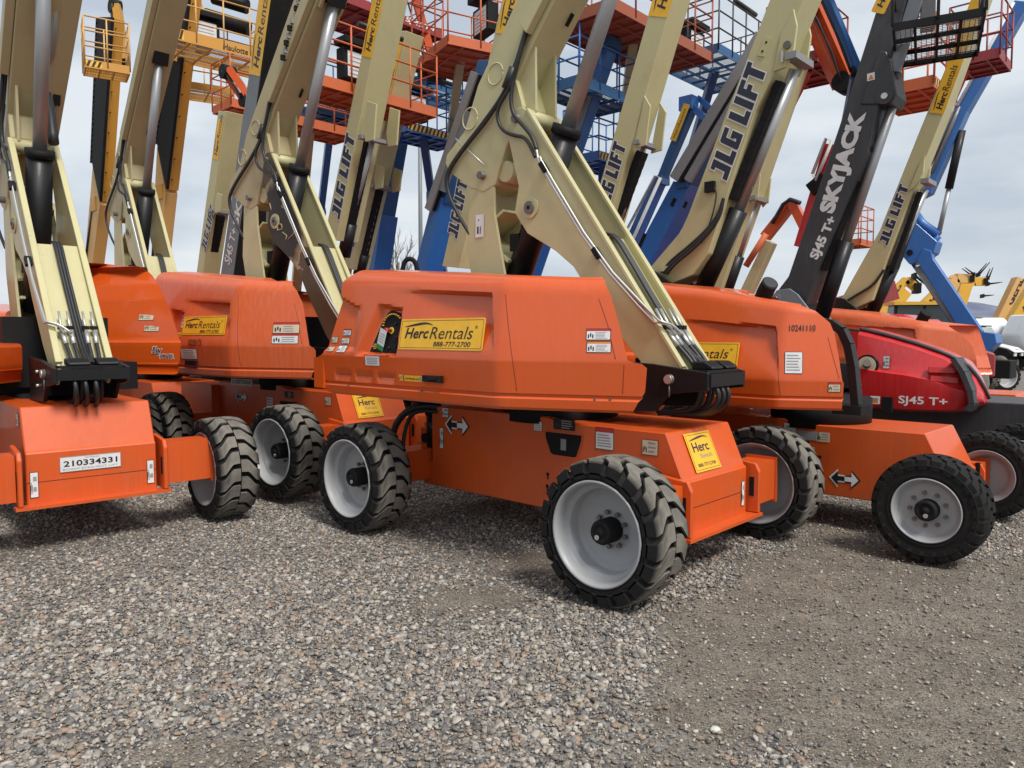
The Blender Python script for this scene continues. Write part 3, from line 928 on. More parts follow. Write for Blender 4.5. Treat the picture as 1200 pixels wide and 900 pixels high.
    if hoses:
        # two hoses draped from the tray round the boom knuckle, joined to rigid pipes down the arm flank
        v = -.19 - .03
        def H(ps): return [t3(p, v) for p in ps]
        h1 = [bt3((-.20, 3.96), -BW - .03), bt3((-.27, 3.78), -BW - .03), bt3((-.31, 3.62), -BW - .05), bt3((-.34, 3.50), -BW - .05)] + H([(-.335, 3.40), (-.30, 3.32), (-.21, 3.235), (-.11, 3.13), (-.07, 3.03)])
        hose(root, 'hose', h1, .017)
        h2 = [bt3((-.18, 3.96), -BW - .05), bt3((-.26, 3.72), -BW - .06), bt3((-.36, 3.53), -BW - .06), bt3((-.48, 3.42), -BW - .06)] + H([(-.49, 3.33), (-.43, 3.23), (-.30, 3.17), (-.18, 3.14), (-.08, 2.97)])
        hose(root, 'hose', h2, .015)
        for k in range(2):
            h3 = [bt3((-.21 + .02 * k, 3.97), -BW - .02), bt3((-.30, 3.74), -BW - .03), bt3((-.42, 3.53), -BW - .04), bt3((-.62 - .03 * k, 3.36), -BW - .03), bt3((-.88 - .02 * k, 3.19), -BW - .03), bt3((-1.04 - .02 * k, 3.07), -BW - .03), bt3((-1.13 - .02 * k, 2.96), -BW - .03), bt3((-1.10, 2.80), -BW - .03), bt3((-.98, 2.60), -BW - .01), bt3((-.88, 2.45), -BW + .02)]
            hose(root, 'hose', h3, .016)
        cuff = MB(); cuff.tube([bt3((-.31, 3.70), -BW - .05), bt3((-.39, 3.55), -BW - .06)], .036, HOSE, 10); cuff.build('hose_sleeve', root)
        for kk, (o1, o2) in enumerate(((0, 0), (.032, .02))):
            ps = [(-.07 + o1, 3.03 - .06 * kk), (-.045 + o1, 2.92), (.51 + o1 * .8, 2.155), (1.0 + o1, 1.70 - .02 * (1 - kk)), (1.045 + o1, 1.685)]
            ps = [t3(p, v) for p in ps]
            ps += [(ps[-1][0] + .03, -.14, ps[-1][2] - .02), (ps[-1][0] + .06, -.10 + .04 * kk, ps[-1][2] - .09)]
            MB().tube(ps, .0095, ZINC, 7, 1).build('hydraulic_pipe', root)
        for p in ((-.01, 2.87), (.50, 2.18)):
            MB().box(t3((p[0] + .016, p[1] + .008), v), (.09, .05, .035), BLACKM, .004, rot=Matrix.Rotation(.95, 3, 'Y')).build('pipe_clamp', root)
        # couplings and hoses running down the web into the bracket
        for vv in (-.11, -.05, .06, .12):
            top = Vector(t3((1.07 - .02, 1.62), vv)); bot = Vector((1.27, vv * .8, 1.34))
            MB().tube([top + Vector((-.10, 0, .16)), top], .010, ZINC, 6).cyl(top, top.lerp(bot, .35), .017, ZINC, 8).tube([top.lerp(bot, .33), top.lerp(bot, .7) + Vector((.02, 0, 0)), bot, bot + Vector((.03, 0, -.14)), bot + Vector((-.02, 0, -.26)), bot + Vector((-.20, 0, -.28))], .015, HOSE, 6, 2).build('hose', root)
            MB().box(top + Vector((-.02, 0, .03)), (.04, .05, .03), BLACKM).build('pipe_clamp', root)
        for k in range(3):
            vv = -.02 + .022 * k
            ps = [t3((.42, 2.36), vv), t3((.53, 2.335), vv), t3((.66, 2.15), vv), t3((.88, 1.82), vv + .01), t3((1.10, 1.50), vv + .02), (1.30, vv + .02, 1.38)]
            hose(root, 'hose', ps, .014)
        for k in range(3):   # loop hanging under the bracket
            vv = -.12 + .07 * k
            hose(root, 'hose', [(1.40, vv, 1.28), (1.46, vv, 1.20), (1.40, vv + .02, 1.10), (1.22, vv + .04, 1.045 - .01 * k), (.95, vv + .05, 1.05)], .017)
    return root
YARD = 'boom lifts parked in rows in the yard'
# ================================================================== the orange lift at the centre
M1 = Frame(.39, 6.02, -43.06)
h1 = Hood(disp=hood_disp())
h1.nu = 210
h1l = Hood(side=1, front=((1.118, .30), (1.42, .34), (1.436, .28), (1.846, .20), (1.986, .05)), ub=-.2)
r1 = tower_lift('orange boom lift nearest the camera, wide yellow hire sign on its flank, grey dished wheels', M1, hood_r=h1, hood_l=h1l)
chassis(r1, CHASSIS)
rental_sign(r1, h1.M(-.55, 1.492, True), .872, .222)
def panel_plate(root, hd):
    mb = MB()
    pts = [(-.965, 1.468), (-.595, 1.452), (-.590, 1.735), (-.64, 1.76), (-.755, 1.785), (-.80, 1.765), (-.85, 1.70)]
    P = [Vector((u, hd.surf(u, z) - .004, z)) for u, z in pts]
    mb.face([mb.bm.verts.new(p) for p in P], BLACKM)
    o = mb.build('control_panel', root)
    def at(u, z, d=.008): return Vector((u, hd.surf(u, z) - d, z))
    for k in range(11):
        a = PI * (.25 + .07 * k)
        c = at(-.71, 1.655) + Vector((.11 * math.cos(a) * 1.1, 0, .10 * math.sin(a)))
        MB().box((c.x, c.y, c.z), (.018, .006, .010), SIGNY).build('panel_mark', o)
    c = at(-.765, 1.63); MB().cyl(c, c + Vector((0, -.03, 0)), .021, REDINK, 14).build('stop_button', o)
    c2 = at(-.715, 1.63); MB().cyl(c2, c2 + Vector((0, -.008, 0)), .026, SIGNY, 14).cyl(c2, c2 + Vector((0, -.02, 0)), .010, BLACK, 10).build('knob', o)
    for (u, z) in ((-.64, 1.58), (-.64, 1.51), (-.72, 1.50), (-.68, 1.68)):
        c = at(u, z); MB().cyl(c, c + Vector((0, -.014, 0)), .012, BLACK, 10).build('knob', o)
    for (u, z) in ((-.9, 1.495), (-.92, 1.51), (-.885, 1.51), (-.9, 1.525)):
        c = at(u, z); MB().box(c, (.03, .006, .008), SIGNY).build('panel_mark', o)
    tg = MB()
    M = plane_M(at(-.865, 1.50, .02), (.93, 0, -.36), (.36, 0, .93))
    rect(tg, 0, 0, .085, .165, WHITE, M, 0.003); rect(tg, 0, 0, .085, .038, GREEN, M, .004)
    for i in range(4): rect(tg, .012, .062 + .02 * i, .07, .067 + .02 * i, GREYINK, M, .004)
    tg.build('paper_tag', o)
panel_plate(r1, h1)
def hood_seam(root, hd, lines, mat=BLACKM, r=.0022):
    for ps in lines:
        pts = []
        for (u0, z0), (u1, z1) in zip(ps, ps[1:]):
            for i in range(12): t = i / 12; pts.append((u0 + (u1 - u0) * t, z0 + (z1 - z0) * t))
        pts.append(ps[-1])
        MB().tube([(u, hd.surf(u, z) + hd.side * .0005, z) for u, z in pts], r, mat, 4).build('panel_seam', root)
DARKO = plain('dark_seam_orange', (.22, .028, .006), .6)  # dark orange-brown for the thin hood panel lines
hood_seam(r1, h1, [[(.575, 1.24), (.56, 1.43), (.46, 1.86)], [(1.20, 1.24), (1.215, 1.42)], [(1.165, 1.45), (1.10, 1.66), (1.03, 1.82)]], DARKO)
for (u, z) in ((1.04, 1.20), (1.13, 1.205), (-1.2, 1.20), (-.3, 1.20)):
    c = h1.M(u, z).translation; MB().cyl(c, c + Vector((0, -.006, 0)), .008, PIN, 8).build('bolt', r1)
decal(r1, h1.M(.985, 1.565), .155, .072); decal(r1, h1.M(.995, 1.488), .155, .072, ORINK)
decal(r1, h1.M(-1.325, 1.59), .11, .055); decal(r1, h1.M(-1.335, 1.525), .11, .055, ORINK); decal(r1, h1.M(-1.345, 1.455), .115, .068, None)
decal(r1, h1.M(-1.475, 1.53), .085, .055, None, PAPER); decal(r1, h1.M(-1.485, 1.46), .085, .055, None, PAPER)
decal(r1, h1.M(-.945, 1.365), .175, .07, None, WHITE, 4, border=False, pict=False)
decal(r1, h1.M(-.98, 1.438), .32, .012, None, BLACKM, 1, border=False, pict=False)
decal(r1, h1.M(-.545, 1.262), .045, .045, None, SIGNY, 1, border=False)
mbs = MB(); Mx = h1.M(-.485, 1.262); rect(mbs, 0, 0, .21, .043, SIGNY, Mx, .003)
ob = mbs.build('small_sign', r1)
lt = MB(); fit_text(lt, 'HercRentals.com', .015, .012, .15, .018, INK, Mx, .0045, .01); rect(lt, .17, .008, .2, .036, GREYINK, Mx, .004); lt.build('lettering', ob)
lk = MB(); c = h1.M(-.26, 1.29).translation
lk.box((c.x + .10, c.y - .012, c.z), (.20, .024, .045), BLACKM, .012); lk.box((c.x + .12, c.y - .03, c.z + .008), (.10, .02, .024), BLACK, .006); lk.box((c.x + .19, c.y - .022, c.z), (.03, .03, .05), BLACK, .006)
lk.build('hood_latch', r1)
# counterweight block at the tail corner
cw = MB(); cw.box((-1.60, -1.08, 1.285), (.14, .26, .25), ORANGE, .012); cw.build('tail_corner', r1)
# chassis markings
SV = -.4305
arrow_decal(r1, side_M(-.755, .845, SV), .265, .135)
decal(r1, side_M(-.945, .90, SV), .085, .085, None, WHITE, 2); decal(r1, side_M(-.975, .63, SV), .05, .18, None, WHITE, 2)
decal(r1, side_M(.095, .875, SV), .085, .075, None, WHITE, 4, pict=False)
def slot(root, u, z, w=.34, h=.165, wc=.43):
    mb = MB()
    pts = [(0, h), (w, h), (w * .99, h * .75), (w * .86, h * .05), (w * .8, 0), (w * .22, 0), (w * .15, h * .06), (.0, h * .75)]
    M = side_M(u, z, -wc - .002)
    mb.face([mb.bm.verts.new(M @ Vector((x, y, 0.002))) for x, y in pts], BLACKM)  # flat black sheet paints the shade inside the slot opening
    for a, b in zip(pts, pts[1:] + pts[:1]):
        d = Vector((b[0] - a[0], b[1] - a[1])); nn = Vector((-d.y, d.x)).normalized() * .010
        q = [(a[0], a[1]), (b[0], b[1]), (b[0] + nn.x, b[1] + nn.y), (a[0] + nn.x, a[1] + nn.y)]
        mb.face([mb.bm.verts.new(M @ Vector((x, y, .005))) for x, y in q], CHASSIS)
    mb.box((u + w * .5, -wc - .003, z + h * .5), (.05, .004, h * .5), GREYINK)
    mb.build('slot_shade_plate', root)
slot(r1, .215, .715)
decal(r1, side_M(.29, .905, SV), .20, .082, None, BLACK, 4, border=False)
decal(r1, side_M(.675, .80, SV), .155, .155, REDINK, WHITE, 5, pict=False)
decal(r1, side_M(1.06, .80, SV), .125, .105, None, PAPER, 3)
kh = MB()
for (u, z) in ((.235, .56), (.50, .565), (.23, .47)):
    kh.cyl((u, -.4315, z), (u, -.434, z), .014, BLACKM, 12); kh.box((u, -.4325, z - .02), (.010, .003, .035), BLACKM)
kh.build('keyhole_slot', r1)
n = Vector((.30, 0, .13)).normalized()
Mf = plane_M((1.365, -.25, .685), (0, 1, 0), (-.13, 0, .30)); square_sign(r1, Mf, .34, .27)
decal(r1, plane_M((1.3925, -.395, .37), (0, 1, 0), (0, 0, 1)), .045, .18, None, WHITE, 2, name='lashing_decal'); decal(r1, plane_M((1.3925, .345, .37), (0, 1, 0), (0, 0, 1)), .045, .18, None, WHITE, 2, name='lashing_decal')
# steering gear behind the tail of the chassis
sg = MB()
sg.cyl((-1.12, -.36, .62), (-1.12, -.36, .93), .075, BLACK, 18); sg.cyl((-1.12, -.36, .90), (-1.12, -.36, .96), .085, BLACKM, 18)
sg.build('swivel_motor', r1)
br_ = MB(); br_.box((-1.17, -.41, .66), (.12, .03, .26), CHASSIS, .02); br_.box((-1.13, -.40, .40), (.12, .05, .20), CHASSIS, .01)
br_.cyl((-1.17, -.44, .70), (-1.17, -.39, .70), .042, BLACKM, 16); br_.build('tie_bracket', r1)
hose(r1, 'hose', [(-1.0, -.40, .98), (-1.15, -.48, .99), (-1.32, -.55, .92), (-1.42, -.6, .74), (-1.36, -.62, .5)], .03)
hose(r1, 'hose', [(-1.0, -.42, .94), (-1.2, -.52, .95), (-1.3, -.55, .8), (-1.28, -.6, .5)], .018)
note = MB(); Mn = side_M(-.80, 2.42, -.1655 - .002, -.02); rect(note, 0, 0, .10, .19, WHITE, Mn, .003); rect(note, .02, .03, .04, .09, NAVY, Mn, .0045); rect(note, .055, .03, .065, .09, NAVY, Mn, .0045); rect(note, .03, .14, .045, .15, NAVY, Mn, .0045); note.build('paper_note', r1)
st = MB(); st.tube([(-1.02, -BW - .02, 3.28), (-.66, -.2, 3.0)], .006, ZINC, 5); st.build('cable_tie', r1)

# ================================================================== second lift, straight behind, scorched arm
M2 = Frame(-2.47, 8.76, -39.9, .05)
d2 = hood_disp(slots=False, rearline=False)
h2 = Hood(disp=lambda u, z: d2(u - .12, z), ub=.55, k=.40, ztop=((-1.4, 2.28), (1.1, 2.08)), front=((1.118, 1.40), (1.253, 1.47), (1.417, 1.48), (1.436, 1.42), (1.636, 1.36), (1.846, 1.29), (1.98, 1.20), (2.09, 1.05)))
r2 = tower_lift('weathered orange boom lift with a scorched tower arm, parked behind the nearest lift', M2, lift=.25, hood_r=h2, hood_l=Hood(side=1, front=((1.118, -.70), (1.9, -.8))), hoodmat=ORANGE2, burnt=True, boom_mat=CREAMD)
chassis(r2, CHASSIS)
rental_sign(r2, h2.M(-.43, 1.545), .868, .20)
hood_seam(r2, h2, [[(.67, 1.24), (.66, 1.43), (.58, 1.95)], [(1.34, 1.46), (1.27, 1.68), (1.20, 1.85)]], DARKO)
tx = MB(); fit_text(tx, '10230173', 0, 0, .27, .07, INK, h2.M(-.25, 1.43), .005, .01); tx.build('lettering', r2)
decal(r2, h2.M(1.02, 1.56), .30, .11, REDINK, PAPER, 3); decal(r2, h2.M(1.02, 1.46), .30, .10, REDINK, WHITE, 3)
decal(r2, h2.M(-.42, 1.29), .34, .11, None, WHITE, 4, pict=False); decal(r2, h2.M(-.58, 1.62), .09, .19, None, WHITE, 4, pict=False)
decal(r2, h2.M(-.62, 1.52), .17, .06, None, SIGNY, 1); decal(r2, h2.M(-.60, 1.37), .13, .11, None, BLACK, 3)
lk = MB(); c = h2.M(-.2, 1.25).translation
lk.box((c.x, c.y - .012, c.z), (.24, .024, .05), BLACKM, .01); lk.build('hood_latch', r2)
mp = MB(); Mx = side_M(-.78, .955, -.43); rect(mp, 0, 0, .46, .075, WHITE, Mx, .004); ob = mp.build('number_plate', r2)
lt = MB(); fit_text(lt, '210273830', .03, .018, .40, .045, INK, Mx, .0055, .02); lt.build('lettering', ob)
arrow_decal(r2, side_M(-.56, .82, SV), .24, .12)
slot(r2, .24, .66, .32, .16); decal(r2, side_M(-.03, .70, SV), .13, .15, None, WHITE, 4, pict=False); decal(r2, side_M(.62, .69, SV), .07, .11, None, WHITE, 3)
decal(r2, side_M(.33, .86, SV), .16, .07, None, BLACK, 3, border=False)
decal(r2, side_M(1.06, .82, SV), .10, .09, None, PAPER, 3)
square_sign(r2, plane_M((1.365, -.25, .685), (0, 1, 0), (-.13, 0, .30)), .34, .27)

rb2 = MB(); rb2.box((-1.45, -.05, .76), (.75, .95, .36), CHASSIS, .012); rb2.build('rear_frame', r2)
def strokes(root, fr, v, lines, mat, r=.008):
    for ps in lines: MB().tube([P3_(fr, p, v) for p in ps], r, mat, 4).build('scratch_mark', root)
def P3_(fr, p, v):
    u, z = fr.onv(p, v); return (u, v, z)
strokes(r2, M2, -.193, [((322, 216), (326, 222), (327, 228)), ((329, 224), (333, 236), (330, 242), (336, 246)), ((326, 262), (325, 270), (331, 268), (330, 263), (326, 262)), ((331, 272), (336, 276), (335, 282)), ((338, 280), (344, 274), (346, 268)), ((316, 238), (318, 246))], CREAM, .006)
# ================================================================== lift cut by the left edge, numbered front
M0 = Frame(-4.153, 6.767, -47.8)
h0r = Hood(side=1, disp=None, ub=-1.2, k=.10, rear=((1.1, -1.5), (2.1, -1.4)), front=((1.22, .12), (1.33, .16), (1.52, .18), (1.54, .14), (1.75, .04), (1.95, -.08), (2.1, -.22), (2.25, -.45)), zb=1.21, zc=1.53, ztop=((-1.4, 2.34), (1.0, 2.26)), inner=.50)
h0l = Hood(side=-1, disp=None, ub=.3, k=.30, front=((1.22, 1.15), (1.33, 1.24), (1.52, 1.26), (1.54, .5), (1.75, -.2), (1.95, -.5), (2.1, -.7)), zb=1.21, zc=1.53, ztop=((-1.4, 2.2), (1.0, 2.07)), inner=.30)
r0 = tower_lift('orange boom lift cut by the left edge, white number plate on its front beam', M0, lift=.15, rot=5.6, boom_rot=-5.6, boom_top=6.0, hood_r=h0r, hood_l=h0l, boom_mat=CREAMD)
chassis(r0, CHASSIS, wc=.45, zt=1.06, zc=.74, zb=.34)
mp = MB(); Mp = plane_M((1.3925, -.235, .565), (0, 1, 0), (0, 0, 1)); rect(mp, 0, 0, .42, .115, WHITE, Mp, .004)
for a in ((0, 0, .42, .004), (0, .111, .42, .115), (0, 0, .004, .115), (.416, 0, .42, .115)): rect(mp, *a, GREYINK, Mp, .005)
ob = mp.build('number_plate', r0)
for w_, x0, y0, ww, hh, mm, bo in (('210334331', .025, .040, .37, .044, INK, .022), ('BOOM STRAIGHT LIFT', .02, .014, .38, .012, GREYINK, 0), ('HercRentals', .17, .095, .10, .012, GREYINK, 0)):
    lt = MB(); fit_text(lt, w_, x0, y0, ww, hh, mm, Mp, .0055, bo); lt.build('lettering', ob)
for vv in (-.43, .375):
    decal(r0, plane_M((1.3925, vv, .40), (0, 1, 0), (0, 0, 1)), .055, .19, None, WHITE, 2, name='lashing_decal')
decal(r0, side_M(1.10, .91, -.4505), .10, .10, None, PAPER, 3)
def end_plane(h, z, t, tilt=0.0):
    uo = lerp_tab(h.front, z); wo = h.side * (h.w_at(z) - h.bend(uo))
    O, I = Vector((uo - .03, wo - h.side * .02, z)), Vector((uo - h.recede, h.side * h.inner, z))
    e = .04; u2 = lerp_tab(h.front, z + e)
    return plane_M(I.lerp(O, t), (O - I), (u2 - uo, 0, e))
Ms = end_plane(h0r, 1.37, .70)
for w_, x0, y0, ww, hh, sh in (('Sky', .0, .03, .20, .16, .3), ('POWER', .14, -.02, .26, .09, 0)):
    x0, y0, ww, hh = x0 * .62, y0 * .62, ww * .62, hh * .62
    lt = MB(); fit_text(lt, w_, x0, y0, ww, hh, WINK, Ms, .004, .05, sh); fit_text(lt, w_, x0 + .008, y0 + .006, ww - .016, hh - .012, NAVY, Ms, .0055, .015, sh); lt.build('lettering', r0)
decal(r0, end_plane(h0r, 1.74, .60), .17, .10, REDINK, PAPER, 3); decal(r0, end_plane(h0r, 1.63, .63), .17, .10, REDINK, PAPER, 3)

g = MB().tube([P3(M0, (67, -8), .12), P3(M0, (61, 55), .12), P3(M0, (53, 106), .12)], .030, ALU, 10).build('guard_pipe', r0)
MB().tube([P3(M0, (53, 104), .12), P3(M0, (58, 128), .12), P3(M0, (63, 168), .12)], .045, HOSE, 10, 1).build('hose_sleeve', r0)
# ================================================================== cream tower lifts further back on the left
M7 = Frame(-5.371, 11.153, -45.0)
r7 = tower_lift('cream tower-arm boom lift standing between two tall yellow masts', M7, lift=.50, boom_top=7.6, boom_mat=CREAMD, hood_r=Hood(), hood_l=Hood(side=1))
chassis(r7, CHASSIS, simple=True)
M8 = Frame(-7.95, 12.95, -45.0)
r8 = tower_lift('cream boom lift mostly hidden behind the left-edge lift, dark boom belly showing', M8, lift=.50, boom_top=8.2, boom_mat=CREAMD, hoses=False, hood_r=Hood(), hood_l=Hood(side=1))
chassis(r8, CHASSIS, simple=True)
# ------------------------------------------------------------------ straight-boom lifts
def W2L(fr, px, py, depth):
    d = fr._ray(px, py); t = depth / d[1]
    u, v = fr.local(d[0] * t, depth)
    return Vector((u, v, CAM_H + d[2] * t - fr.dz))

def beam_between(mb, p0, p1, w, h, mat, bev=.006):
    p0, p1 = Vector(p0), Vector(p1)
    d = p1 - p0; L = d.length; d.normalize()
    side = d.cross(Vector((0, 0, 1)))
    side = Vector((0, 1, 0)) if side.length < 1e-3 else side.normalized()
    up = side.cross(d)
    R = Matrix((d, side, up)).transposed()
    mb.box((p0 + p1) / 2, (L, w, h), mat, bev, rot=R)

_base_cache = {}
def plain_base(root, col, key, hood=True):
    """running gear of a lift parked in the rows behind"""
    if key not in _base_cache:
        a = MB()
        a.prism([(-1.25, .38), (1.35, .38), (1.35, .70), (1.2, .95), (-1.1, .95)], -.43, .43, col, .01)
        for u in (-1.15, 1.15): a.box((u, 0, .48), (.22, 1.75, .22), col, .01)
        me1 = a.mesh('chassis')
        b = MB()
        for s in (-1, 1):
            b.prism([(-1.55, 1.08), (.8, 1.08), (.86, 1.40), (.72, 1.42), (.62, 1.80), (.35, 1.93), (-1.35, 1.98), (-1.5, 1.45)], s * .38, s * 1.12, col, .03)
        b.cyl((0, 0, .9), (0, 0, 1.12), .45, BLACKM, 24); b.box((-.35, 0, 1.3), (2.0, 1.1, .5), BLACKM)
        me2 = b.mesh('hood')
        _base_cache[key] = (me1, me2)
    put(_base_cache[key][0], 'chassis', root); put(_base_cache[key][1], 'hood', root)
    for u in (1.15, -1.15):
        for s in (-1, 1): wheel(root, u, s * .98, .375, 'B', 0, random.uniform(0, 3))
    mb = MB()
    for s in (-.16, .13): mb.prism([(-1.6, 1.2), (-.6, 1.2), (-.95, 2.15), (-1.25, 2.2)], s, s + .03, BLACK, .006)
    mb.build('boom_bracket', root)

def extend(quad, ext):
    """quad: bl br tr tl in (u,z); lengthen past the top by ext metres"""
    bl, br, tr, tl = quad
    def e(a, b):
        d = Vector((b[0] - a[0], b[1] - a[1])).normalized() * ext; return (b[0] + d.x, b[1] + d.y)
    return [bl, br, e(br, tr), e(bl, tl)]

def boom_px(root, fr, pts, w, mat, name='boom', ext=None, bev=.006):
    q = fr.side(-w / 2, pts)
    if ext and len(q) == 4: q = extend(q, ext)
    mb = MB(); mb.prism(q, -w / 2, w / 2, mat, bev)
    return mb.build(name, root), q

def text_px(part, fr, s, p0, p1, hpx_pt, v, mat=NAVY, outline=None, bold=.03, shear=0.0):
    """lettering along the base line p0->p1 (survey bearings on plane v); hpx_pt = point above p0 giving the cap height"""
    a, b, c = Vector(fr.onv(p0, v)), Vector(fr.onv(p1, v)), Vector(fr.onv(hpx_pt, v))
    ang = math.atan2(b.y - a.y, b.x - a.x); w = (b - a).length
    nrm = Vector((-math.sin(ang), math.cos(ang)))
    h = abs((c - a).dot(nrm))
    return boom_text(part, s, side_M(a.x, a.y, v - .002, ang), w, h, mat, outline, bold, shear)

def hire_strip(root, fr, q, v, t0, t1, inset=.12, flip=False, phone=True):
    """yellow hire strip on the flank of a boom between fractions t0..t1 of its length"""
    bl, br, tr, tl = [Vector(p) for p in q]
    def at(t, s): return bl.lerp(tl, t).lerp(br.lerp(tr, t), s)
    A, B = at(t0, .5), at(t1, .5)
    ang = math.atan2(B.y - A.y, B.x - A.x); L = (B - A).length
    nrm = Vector((-math.sin(ang), math.cos(ang)))
    hh = abs((at(t0, 0) - at(t0, 1)).dot(nrm)) * (1 - 2 * inset)
    o = A - nrm * hh / 2
    M = side_M(o.x, o.y, v - .002, ang)
    mb = MB(); rect(mb, 0, 0, L, hh, SIGNY, M, .003); so = mb.build('hire_strip', root)
    lt = MB()
    x0 = hh * .30
    fit_text(lt, 'Herc', x0, hh * .22, hh * 1.25, hh * .46, INK, M, .005, .03, .2)
    fit_text(lt, 'Rentals', x0 + hh * 1.33, hh * .22, hh * 1.85, hh * .48, INK, M, .005, 0, .2)
    if phone and L > hh * 7: fit_text(lt, '888-777-2700', x0 + hh * 3.9, hh * .24, hh * 2.6, hh * .40, INK, M, .005, .02, .1)
    swoosh(lt, x0 - hh * .15, hh * .74, hh * 1.5, hh * .17, INK, M, .005)
    lt.build('lettering', so)

def cyl_px(root, fr, p0, p1, p2, v, r, rr=None, bmat=None):
    """hydraulic cylinder: barrel p0->p1, rod p1->p2"""
    a, b, c = P3(fr, p0, v), P3(fr, p1, v), P3(fr, p2, v)
    o = MB().cyl(a, b, r, bmat or BLACK, 18).build('lift_cylinder', root)
    MB().cyl(b, c, rr or r * .55, STEEL, 16).build('cylinder_rod', o)
    return o

def track_px(root, fr, p0, p1, v, w=.12, h=.08, mat=None, ribs=True):
    a, b = Vector(P3(fr, p0, v)), Vector(P3(fr, p1, v))
    mb = MB(); beam_between(mb, a, b, w, h, mat or BLACKM, .004)
    if ribs:
        n = int((b - a).length / .12)
        for i in range(n):
            p = a.lerp(b, (i + .5) / n); d = (b - a).normalized() * .035
            beam_between(mb, p - d, p + d, w + .004, h + .004, mat or BLACKM, 0)
    return mb.build('cable_track', root)

# ------------------------------------------------------------------ work baskets
def basket(root, c, ang, L, W, mat, floor='tread', H=1.05, stripes=False, console=True, rail=None, text=None, jib=None, tilt=0.0, toe=.17):
    """c: centre of the underside, long axis along ang (local radians)"""
    g = group('basket', root, c, (tilt, 0, ang))
    rail = rail or mat
    p = MB()
    for s in (-1, 1):
        p.box((0, s * (W / 2 - .01), toe / 2), (L, .02, toe), mat, .004)
        p.box((s * (L / 2 - .01), 0, toe / 2), (.02, W - .04, toe), mat, .004)
    if floor == 'tread':
        p.box((0, 0, .05), (L - .04, W - .04, .012), mat)
        n = max(3, int(L / .3))
        for i in range(n): p.box((-L / 2 + (i + .5) * L / n, 0, .025), (.035, W - .05, .04), mat)
        for s in (-.25, .25): p.box((0, s * W, .022), (L - .05, .035, .035), mat)
    else:
        n = max(3, int(L / .42))
        for i in range(n + 1): p.box((-L / 2 + .02 + i * (L - .04) / n, 0, .03), (.030, W - .05, .045), mat)
        for s in (-.25, .0, .25): p.box((0, s * W, .032), (L - .05, .028, .04), mat)
        for i in range(int(L / .05)): p.box((-L / 2 + .03 + i * .05, 0, .06), (.008, W - .04, .005), ALU)
        for i in range(int(W / .05)): p.box((0, -W / 2 + .03 + i * .05, .060), (L - .04, .007, .004), ALU)
    p.build('platform', g)
    r = MB(); rr = .016
    for z in (H, H * .72, H * .42):
        r.tube([(-L / 2, -W / 2, z), (L / 2, -W / 2, z), (L / 2, W / 2, z), (-L / 2, W / 2, z), (-L / 2, -W / 2, z)], rr, rail, 6)
    n = max(2, round(L / .55))
    for i in range(n + 1):
        for s in (-1, 1):
            x = -L / 2 + i * L / n
            r.tube([(x, s * W / 2, .05), (x, s * W / 2, H)], rr, rail, 6)
    r.tube([(-L / 2, 0, .05), (-L / 2, 0, H)], rr, rail, 6); r.tube([(L / 2, 0, .05), (L / 2, 0, H)], rr, rail, 6)
    r.build('guard_rail', g)
    if console:
        k = MB()
        k.box((0, W / 2 - .12, H * .70), (.62, .22, .5), BLACKM, .03); k.box((0, W / 2 - .16, H + .04), (.70, .34, .10), BLACKM, .02)
        rect(k, -.24, -.22, .24, .2, WHITE, plane_M((0, W / 2 - .232, H * .70), (1, 0, 0), (0, 0, 1)), .002)
        for i in range(5): rect(k, -.2, -.18 + .07 * i, .18, -.16 + .07 * i, GREYINK, plane_M((0, W / 2 - .232, H * .70), (1, 0, 0), (0, 0, 1)), .004)
        k.tube([(-.45, -W / 2 + .02, H + .09), (.45, -W / 2 + .02, H + .09)], .045, HOSE, 8)
        k.build('control_console', g)
    if stripes:
        sm = MB()
        for s in (-1, 1):
            M = plane_M((-L / 2, s * (W / 2 + .001), 0), (1, 0, 0), (0, 0, 1)) if s < 0 else plane_M((L / 2, W / 2 + .001, 0), (-1, 0, 0), (0, 0, 1))
            nst = int(L / .11) if stripes == 'all' else 3
            x0 = 0.02
            rect(sm, x0, .03, x0 + nst * .1, toe - .02, SIGNY, M, .001)
            for i in range(nst):
                x = x0 + i * .1
                sm.face([sm.bm.verts.new(M @ Vector(q)) for q in ((x, .03, .003), (x + .05, .03, .003), (x + .10, toe - .02, .003), (x + .05, toe - .02, .003))], INK)
        sm.build('hazard_stripe', g)
    if text:
        s, tm, x0, tw, th = text
        lt = MB()
        fit_text(lt, s, x0, .04, tw, th, tm, plane_M((-L / 2, -W / 2 - .001, 0), (1, 0, 0), (0, 0, 1)), .003, .02, .15)
        fit_text(lt, s, x0, .04, tw, th, tm, plane_M((L / 2, W / 2 + .001, 0), (-1, 0, 0), (0, 0, 1)), .003, .02, .15)
        lt.build('lettering', g)
    return g

def jib(root, a, b, w, h, mat):
    mb = MB(); a, b = Vector(a), Vector(b)
    o = (b - a).cross(Vector((0, 1, 0)))
    o = o.normalized() * (h * .62) if o.length > 1e-3 else Vector((h * .6, 0, 0))
    beam_between(mb, a + o * .5, b + o * .5, w, h * .42, mat); beam_between(mb, a - o * .5, b - o * .5, w * .8, h * .30, mat)
    for p in (a, b): mb.cyl(p + Vector((0, -w * .6, 0)), p + Vector((0, w * .6, 0)), h * .45, BLACKM, 16)
    for k in (.3, .55): mb.tube([a + Vector((0, -w * .6, 0)), a.lerp(b, k) + Vector((.05, -w * .62, .03)), b + Vector((0, -w * .6, 0))], .016, HOSE, 6, 1)
    return mb.build('jib', root)

